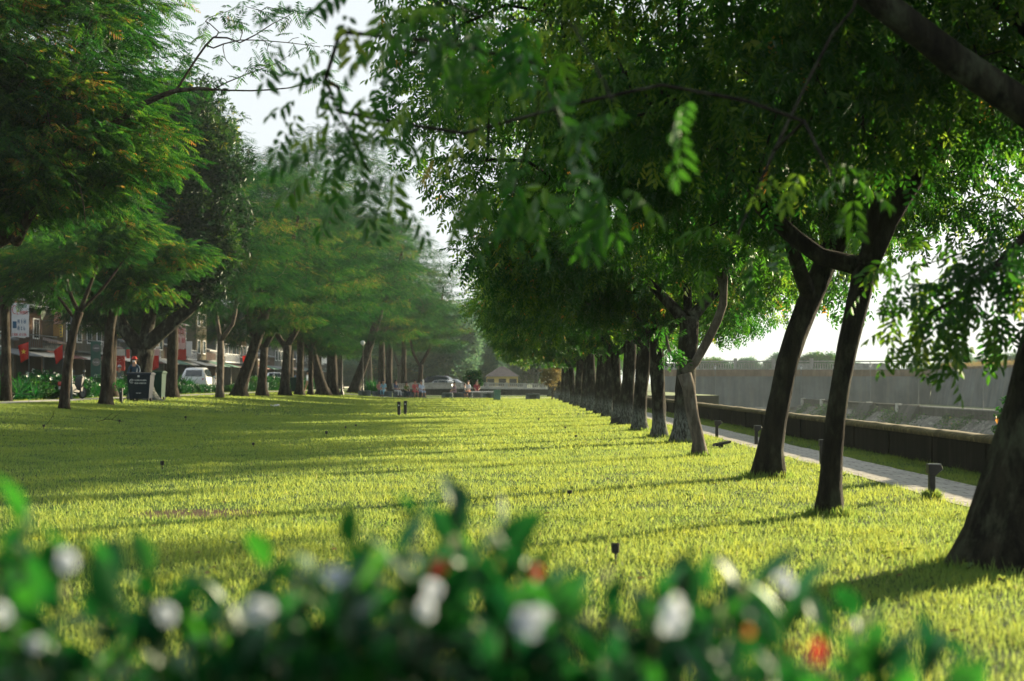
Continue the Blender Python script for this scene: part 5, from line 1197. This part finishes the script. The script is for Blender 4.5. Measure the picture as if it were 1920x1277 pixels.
pathlight(227, 755, .60, 'black post in the grass left of the large waste bin', True)
pathlight(257, 752, .60, 'black post in the grass right in front of the large waste bin', True)

# sprinkler heads, fallen twigs, spotlight, litter
def stake(u, v, h_, label, fat=1.0):
    p = hit(u, v); o = empty('sprinkler', p, u * .1, label, 'sprinkler', 'sprinkler heads standing in the lawn')
    MB().tube([(0, 0, -.02), (0, 0, h_ * .6)], .008 * fat, 7).build('riser', M_black, o); MB().lathe([(.012, h_ * .55), (.03, h_ * .6), (.034, h_), (0, h_ + .003)], 12).build('head', M_black, o).scale = (fat, fat, 1)
for u, v, h_, lab, ft in [(304, 883, .15, 'black sprinkler head in the bright stripe at left, the nearest of the left lawn', .9), (1154, 1062, .17, 'black sprinkler head rising above the shrub tips, nearest of all', 1.0), (612, 820, .15, 'black sprinkler head in the middle left of the lawn', 1.0),
      (475, 841, .12, 'sprinkler head left of and nearer than the mid-left one', .9), (348, 789, .15, 'sprinkler head in the far left lawn beside the twig', 1.2), (82, 806, .13, 'sprinkler head at the far left of the lawn', 1.0),
      (667, 803, .11, 'right one of two close sprinkler heads left of the black posts', 1.0), (648, 806, .1, 'left one of two close sprinkler heads left of the black posts', .9), (1068, 934, .09, 'low sprinkler head in the sunny right half of the lawn', .9), (1080, 824, .1, 'sprinkler head near the shadow of the row', 1.0),
      (1060, 806, .09, 'small sprinkler head right of the lawn middle', 1.0), (224, 796, .14, 'sprinkler head under the fallen twig', 1.1), (1010, 790, .1, 'distant sprinkler head left of the canal row', 1.2), (870, 770, .1, 'distant sprinkler head right of the two black posts', 1.3)]: stake(u, v, h_, lab, ft)
def twig(u, v, pts, label, r_=.007):
    o = MB()
    for P in pts: o.tube(catmull([(*q, r_) for q in P], .05)[:, :3], [r_ * 1.2] * 0 or r_, 5)
    q = o.build('fallen_twig', M_barkL, None, True, hit(u, v)); props(q, label, 'twig')
twig(215, 795, [[(-.6, 0, .04), (-.2, .05, .13), (.25, 0, .05)], [(-.35, .02, .1), (-.1, .1, .3)], [(-.1, .04, .12), (.1, -.05, .27)]], 'bare fallen twig lying in the far left lawn')
twig(90, 797, [[(-.05, 0, 0), (.12, .03, .25), (.16, 0, .38)]], 'short bare twig sticking up from the grass at far left')
twig(800, 785, [[(-.4, 0, .03), (0, .05, .07), (.3, 0, .02)]], 'dry twig lying by the two black posts')
o = empty('ground_spotlight', hit(1352, 840), R(15), 'low black floodlight lying in the grass near the path', 'spotlight')
MB().prism([(-.17, .03), (.17, .10), (.19, .15), (-.14, .09)], 'y', -.1, .1).build('housing', M_black, o, bevel=.01); MB().box(-.03, .03, -.05, .05, 0, .06).build('base', M_black, o)
o = empty('ground_spotlight', hit(1157, 797), R(-10), 'low black floodlight at the foot of the canal row in the shade', 'spotlight')
MB().prism([(-.22, .03), (.22, .12), (.24, .3), (-.16, .2)], 'y', -.12, .12).build('housing', M_black, o, bevel=.01); MB().box(-.03, .03, -.05, .05, 0, .06).build('base', M_black, o)
rr_ = np.random.default_rng(6); V = ball(rr_, 60, .6) * np.array([.2, .12, .06]) + (0, 0, .06)
lm_ = MB(); V = [(x * .22, y * .14, .035 + .05 * math.sin(3 * x + 2 * y) + .03 * math.cos(5 * y)) for x in np.linspace(-1, 1, 9) for y in np.linspace(-1, 1, 7)]
lm_.add(V, np.array([[i * 7 + j, i * 7 + 7 + j, i * 7 + 8 + j, i * 7 + j + 1] for i in range(8) for j in range(6)]))
q = lm_.build('litter', M_signw, None, True, hit(516, 762)); props(q, 'crumpled white plastic scrap lying on the far lawn', 'litter')
q.modifiers.new('t', 'SOLIDIFY').thickness = .01

# ------------------------------------------------------------------ planting bed along the street, saplings
def bush(seed, w_, h_, temps, n, mat, flowers=0):
    rg_ = np.random.default_rng(seed); m = MB(); P = ball(rg_, n, .5) * np.array([w_, w_ * .75, h_ * .55]) + np.array([0, 0, h_ * .5]); P[:, 2] = np.abs(P[:, 2])
    P[:, :2] *= (1 + .25 * np.sin(4 * np.arctan2(P[:, 1], P[:, 0]) + seed))[:, None]
    place(m, rg_, temps, P, (P - (0, 0, h_ * .2)) + rg_.normal(size=P.shape) * .4, np.array([0, 0, 1.]) + rg_.normal(size=P.shape) * .4, rg_.uniform(.7, 1.2, n), np.clip(rg_.beta(2, 3, n), 0, .94))
    fl = None
    if flowers:
        fm = MB(); k = rg_.choice(n, flowers); 
        for q in P[k] * np.array([1.06, 1.06, 1.08]):
            for a in range(5): t = a * 1.256; m.add([q, q + (.05 * math.cos(t - .5), .02, .05 * math.sin(t - .5)), q + (.075 * math.cos(t), .03, .075 * math.sin(t)), q + (.05 * math.cos(t + .5), .02, .05 * math.sin(t + .5))], [[0, 1, 2, 3]], 1)
    return m.mesh('foliage', [mat, M_white]), fl
def t_blade(rng, n=9, L=.8, W=.05):
    P = []
    for k in range(n):
        l = L * rng.uniform(.6, 1.1); V = np.array([(0, -W / 2, 0), (0, W / 2, 0), (l * .5, W * .5, .0), (l * .5, -W * .5, .0), (l, 0, -l * .35)])
        F = np.array([[0, 1, 2, 3], [3, 2, 4, 4]]); V[:, 2] += 0
        v = V @ rotm(k * 2.4 + rng.uniform(-.3, .3), R(rng.uniform(35, 80)), 0).T; P.append((v, np.array([[0, 1, 2, 3]]))); P.append((v[[3, 2, 4, 4]] + 1e-5, np.array([[0, 1, 2, 3]])))
    return join(P)
_r = np.random.default_rng(9); T_B = [t_blade(_r) for _ in range(3)]
T_bsh = [t_tuft(_r, 9, .12, .06, .1) for _ in range(3)]
bA = bush(61, .85, 1.0, T_bsh, 420, M_leafS, 40); bB = bush(62, .8, .9, T_bsh, 420, M_leafS, 25); bC = bush(63, .9, .8, T_bsh, 380, M_leafL, 0); bL = bush(64, .7, .35, T_B, 40, M_leafS, 0)
rb = random.Random(3)
for i in range(62):
    Y = 41 + i * 1.62; X = -20.0 + rb.uniform(-.25, .25); k = 'L' if Y < 58 else rb.choice('AABC')
    if 96 < Y < 99: continue
    me_, fl_ = dict(A=bA, B=bB, C=bC, L=bL)[k]
    nm, lab, grp = {'L': ('lily_clump', 'clump of long strap leaves in the planting bed at far left', 'strap-leaved clumps in the planting bed'), 'C': ('bush', 'plain green bush in the planting bed along the street', 'plain bushes in the planting bed'),
                    'A': ('bush', 'white-flowered bush in the planting bed along the street', 'white-flowered bushes in the planting bed'), 'B': ('bush', 'white-flowered bush in the planting bed along the street', 'white-flowered bushes in the planting bed')}[k]
    o = empty(nm, (X, Y, gz(X)), rb.uniform(0, 6), lab, 'bush', grp); s_ = rb.uniform(.85, 1.2) * (.6 if 80 < Y < 105 else 1); o.scale = (s_, s_, s_ * rb.uniform(.85, 1.1))
    link('foliage', me_, o); 
    if fl_: link('flower', fl_, o)
for u, Y, sc_, lab in [(318, 90, 1.1, 'yellow-green strap-leaved clump left of the white SUV'), (345, 92, .9, 'dark strap-leaved clump below the white SUV'), (700, 124, 1.1, 'bright strap-leaved clump behind the left benches')]:
    x_ = UX(u, Y); o = empty('lily_clump', (x_, Y, gz(x_)), u, lab, 'bush'); o.scale = (sc_, sc_, sc_ * 1.3); link('foliage', bL[0], o)
M_leafO = leafmat('orange_leaf', [(0, (.10, .10, .04)), (1, (.16, .11, .05))], [(0, (.22, .2, .06)), (1, (.32, .2, .07))], .5, .05, .5)
sap = tree_meshes(71, [(0, 0, -.05, .045), (.02, 0, .6, .04), (0, 0, 1.1, .035)], [], [((0, 0, 1.6), (.75, .6, .55), 1)], 26, 9, [t_tuft(_r, 8, .16, .07, .12)], 'F', rc=.35, leafmat=M_leafO, bark=M_barkL, flare=.1, rl=.005)
put_tree('sapling', sap, (UX(1035, 106), 106, 0), 0, 'small sapling with orange-brown leaves beside the right-hand benches', s=1.15)
sap2 = tree_meshes(72, [(0, 0, -.05, .045), (.02, 0, .5, .04), (0, 0, .9, .035)], [], [((0, 0, 1.3), (.6, .5, .5), 1)], 16, 24, [t_tuft(_r, 8, .18, .08, .12)], 'F', rc=.3, leafmat=M_leafL, bark=M_barkL, flare=.1, rl=.005)
put_tree('sapling', sap2, (UX(888, 128), 128, 0), 0, 'green sapling behind the middle group of sitters', s=1.25)
put_tree('sapling', sap2, (5.4 - 1.05 * 0 + UX(1870, 18.6) - 5.4, 18.6, 0) if False else (7.6, 21.0, -.2), 1, 'yellow-green shoot rising behind the dark canal wall at right', s=.7)
for u, lab in [(1410, 'dark-clothed pedestrian far off on the quay'), ]:
    pass
# creepers on the rubble embankment
cr_ = MB(); rg_ = np.random.default_rng(12); n = 5200
Y = rg_.uniform(60, 200, n); dn = np.sin(Y * .35) + .7 * np.sin(Y * .13 + 1) + .5 * np.sin(Y * .9); k = rg_.random(n) < np.clip(.25 + .45 * dn, .02, 1); Y = Y[k]; n = len(Y); t = rg_.random(n) ** .7
P = np.stack([38.8 + 2.6 * t, Y, -4.1 + 2.3 * t + .12], 1)
place(cr_, rg_, T_F, P, np.tile([-1., 0, -.6], (n, 1)) + rg_.normal(size=(n, 3)) * .5, np.tile([0, 0, 1.], (n, 1)), rg_.uniform(.5, 1.0, n), np.clip(rg_.beta(2, 2, n), 0, .9))
props(cr_.build('creepers', M_leafL), 'green creepers covering parts of the rubble embankment', 'creepers', kind='stuff')
cr_ = MB(); n = 3000; P = np.stack([61 + rg_.random(n) * 2, rg_.uniform(80, 204, n), 3.45 + rg_.random(n) * .3], 1)
place(cr_, rg_, [t_tuft(_r, 6, .4, .1, .3)], P, rg_.normal(size=(n, 3)) + (0, 0, 1.), np.tile([1., 0, 0.], (n, 1)), rg_.uniform(.5, 1.0, n), np.clip(rg_.beta(2, 2, n), 0, .99))
props(cr_.build('wall_scrub', M_leafO), 'dry brownish scrub growing along the top of the citadel wall', 'scrub', kind='stuff')
# ------------------------------------------------------------------ flowering shrubs right in front of the camera
def bigleaf(L, W):
    xs_ = np.array([0, .15, .35, .6, .82, 1.0]); ws = np.array([.05, .55, .95, 1.0, .6, .03]) * W / 2; V = []; 
    for x, w_ in zip(xs_, ws):
        z = -.28 * L * x * x + .1 * L * x; V += [(x * L, w_, z + w_ * .35), (x * L, 0, z), (x * L, -w_, z + w_ * .35)]
    F = np.array([[i * 3 + j, i * 3 + 3 + j, i * 3 + 4 + j, i * 3 + 1 + j] for i in range(5) for j in range(2)])
    return np.array(V), F
T_S = [bigleaf(.075, .032), bigleaf(.062, .034), bigleaf(.085, .036), bigleaf(.05, .026)]
M_petal = leafmat('white_petal', [(0, (.55, .6, .68)), (1, (.6, .65, .72))], [(0, (.55, .6, .66)), (1, (.55, .6, .66))], .55, .03, .5)
M_redpet = leafmat('red_petal', [(0, (.55, .02, .02)), (1, (.6, .04, .03))], [(0, (.8, .05, .03)), (1, (.8, .05, .03))], .4, .05, .4)
M_glint = surf('cream_glint', (.45, .42, .2), (.4, .38, .18), 9, .6, spec=.2)  # cream colour of small beads added to imitate sun glints on leaves
M_stem = surf('green_stem', (.06, .08, .03), (.04, .05, .02), 9, .7)
def flower(parent, pos, rad, mat, name='flower', n=5, cup=.35, tall=1.0):
    m = MB(); rg_ = random.Random(int(pos[0] * 9999)); 
    for layer in range(2):
        for k in range(n):
            t = k * 2 * math.pi / n + layer * .5 + rg_.uniform(-.2, .2); l = rad * (1 - .3 * layer) * rg_.uniform(.7, 1.15); w_ = l * .55; d = Vector((math.cos(t), -.25, math.sin(t) * tall)); sdv = Vector((-math.sin(t), 0, math.cos(t)))
            c = Vector((0, -.15 * rad * layer, 0)); P = [c, c + d * l * .45 + sdv * w_ * .8, c + d * l * .85 + sdv * w_ * .7, c + d * l + Vector((0, -cup * rad * rg_.uniform(.2, 1), 0)), c + d * l * .85 - sdv * w_ * .7, c + d * l * .45 - sdv * w_ * .8]
            m.add(P, [[0, 1, 2, 3], [0, 3, 4, 5]])
    m.lathe([(0, -.004), (rad * .2, 0), (rad * .22, .004), (0, .006)], 10, Matrix.Translation((0, -.16 * rad, 0)) @ Matrix.Rotation(R(90), 4, 'X'))
    fo = m.build(name, mat, parent, True, pos); fo.rotation_euler = (R(rg_.uniform(-40, 25)), R(rg_.uniform(-30, 30)), R(rg_.uniform(-45, 45)))
shr = [('leftmost flowering shrub, a tall dark leafy shoot at the left frame edge', [(40, 935, 2.0), (5, 1000, 2.1), (120, 1000, 2.0), (200, 1040, 1.9), (70, 1080, 1.8), (20, 1120, 1.7)], 40, 0),
       ('second flowering shrub from the left, low with a pale flower', [(280, 1035, 2.0), (350, 1075, 1.9), (420, 1080, 2.1), (230, 1110, 1.8), (310, 1150, 1.7), (440, 1160, 1.8)], 330, 1),
       ('third flowering shrub from the left, carrying a wide white bloom', [(500, 1020, 2.1), (560, 1065, 2.0), (610, 1060, 1.9), (480, 1110, 1.8), (570, 1140, 1.8), (640, 1130, 1.9)], 540, 2),
       ('shrub left of the frame middle with the high bright shoots and the large red flower', [(665, 985, 2.1), (785, 930, 2.2), (862, 930, 2.2), (750, 1000, 2.0), (830, 1030, 2.0), (700, 1080, 1.9), (790, 1100, 1.8), (720, 1150, 1.8)], 770, 3),
       ('middle flowering shrub with the largest white bloom', [(925, 965, 2.1), (985, 1020, 2.1), (900, 1060, 2.0), (1020, 1080, 2.0), (960, 1120, 1.8), (1060, 1100, 1.9), (1010, 1180, 1.8)], 980, 4),
       ('flowering shrub right of the middle with a tall white bloom at its right side', [(1280, 1030, 2.1), (1300, 1070, 2.1), (1150, 1110, 2.0), (1230, 1090, 2.0), (1180, 1160, 1.9), (1110, 1170, 1.8), (1260, 1170, 1.9)], 1200, 5),
       ('thin flowering shrub with sparse leaves and an orange flower', [(1380, 1055, 2.1), (1420, 1060, 2.1), (1480, 1110, 2.0), (1350, 1090, 2.0), (1440, 1200, 1.9), (1380, 1230, 1.8), (1560, 1130, 2.1)], 1430, 6),
       ('rightmost flowering shrub, low with a long leafy arm and a red flower', [(1600, 1120, 2.1), (1640, 1190, 2.0), (1740, 1190, 2.0), (1810, 1205, 2.05), (1680, 1230, 1.9), (1580, 1220, 1.9)], 1680, 7)]
flw = {0: [(128, 1052, 1.9, .022, 'w'), (8, 1152, 1.8, .018, 'w'), (66, 1206, 1.8, .016, 'w')], 1: [(315, 1147, 1.8, .022, 'w')], 2: [(478, 1140, 1.75, .032, 'w'), (632, 1080, 1.9, .024, 'w')],
       3: [(828, 1066, 1.95, .020, 'r'), (805, 1138, 1.9, .024, 'w'), (815, 1110, 1.85, .02, 'w')], 4: [(985, 1165, 1.75, .034, 'w'), (1003, 1070, 2.0, .014, 'r')], 5: [(1266, 1152, 1.75, .024, 'w')],
       6: [(1470, 1093, 2.0, .022, 'w'), (1405, 1184, 1.95, .010, 'o'), (1482, 1216, 1.9, .008, 'r')], 7: [(1532, 1232, 1.85, .016, 'r')]}
glints = {0: [(118, 1112), (205, 1086)], 1: [(338, 1110), (250, 1255), (300, 1170)], 2: [(555, 1112), (580, 1120), (642, 1118)], 3: [(850, 1018), (700, 1130)], 4: [(942, 1053), (905, 1100)], 5: [(1138, 1081), (1105, 1162)], 6: [(1395, 1110), (1350, 1150)], 7: [(1625, 1165)]}
M_orpet = leafmat('orange_petal', [(0, (.6, .2, .05)), (1, (.6, .2, .05))], [(0, (.7, .3, .1)), (1, (.7, .3, .1))], .4, .03, .5)
for lab, tips, ub, i in shr:
    rg_ = np.random.default_rng(100 + i); bx = UX(ub, 2.0); o = empty('flowering_shrub', (bx, 2.05, 0), 0, lab, 'shrub', 'flowering shrubs in the foreground'); base = Vector((bx, 2.05, 0))
    sm = MB(); lf = MB(); P = []; D = []; 
    alltips = [at(t[0], t[1] + 45, t[2]) for t in tips]; hero = len(alltips)
    nfill = {6: 8, 7: 8}.get(i, 22)
    for k in range(nfill): t = tips[rg_.integers(0, len(tips))]; alltips.append(at(t[0] + rg_.uniform(-95, 95), t[1] + rg_.uniform(110, 240), rg_.uniform(1.65, 2.35)))
    for k, tp in enumerate(alltips):
        q = tp - base; mid = Vector((q.x * .45, q.y * .5, q.z * .6)); pts = catmull([(0, 0, 0, 1), (mid.x * .6, mid.y * .6, mid.z * .6, 1), (*mid, 1), (q.x * .8, q.y * .8, q.z * .86, 1), (*q, 1)], .04)[:, :3]
        sm.tube(pts, np.linspace(.006, .002, len(pts)), 5, cap=False)
        dist = np.linalg.norm(pts - np.array(q), axis=1); up_ = pts[dist < (.30 if k >= hero else .20)]
        for j, pp_ in enumerate(up_[::1]):
            for s in range(2 if k >= hero else 1 + (j % 2)):
                a = rg_.uniform(0, 6.28); P.append(pp_); D.append((math.cos(a), math.sin(a), rg_.uniform(-.1, .9) + (1.2 if j > len(up_) - 3 else 0)))
    P = np.array(P); D = np.array(D); n = len(P)
    place(lf, rg_, T_S, P, D, np.array([0, 0, 1.]) + rg_.normal(size=(n, 3)) * .3, rg_.uniform(.75, 1.25, n), np.clip(rg_.beta(1.6, 2, n), 0, 1))
    lf.build('foliage', M_leafS, o, True); sm.build('stem', M_stem, o, True)
    for (u, v, Y, rd, c) in flw.get(i, []):
        flower(o, at(u, v, Y - .22) - base, rd * .68, {'w': M_petal, 'r': M_redpet, 'o': M_orpet}[c], cup=.4, tall=1.7 if u in (1532, 1266) else (.6 if u == 478 else 1))
    for (u, v) in glints.get(i, []):
        MB().lathe([(0, -.009), (.0025, -.006), (.0042, 0), (.0035, .006), (0, .011)], 10, Matrix.Translation(at(u, v, 1.85) - base)).build('glint_bead', M_glint, o, True)  # added bead, a leaf glint made as a solid

# ------------------------------------------------------------------ haze
hz_m = bpy.data.materials.new('haze'); hz_m.use_nodes = True; nt = hz_m.node_tree; nt.nodes.clear()
out = nt.nodes.new('ShaderNodeOutputMaterial'); pv = nt.nodes.new('ShaderNodeVolumePrincipled'); pv.inputs['Density'].default_value = .00023
pv.inputs['Color'].default_value = (.80, .93, .95, 1); pv.inputs['Anisotropy'].default_value = 0.1
nt.links.new(pv.outputs[0], out.inputs['Volume'])
hb = MB().box(-3100, 3600, -300, 3100, -5.5, 40).build('haze', hz_m); props(hb, 'thin morning haze filling the air over the park', 'haze', kind='stuff')
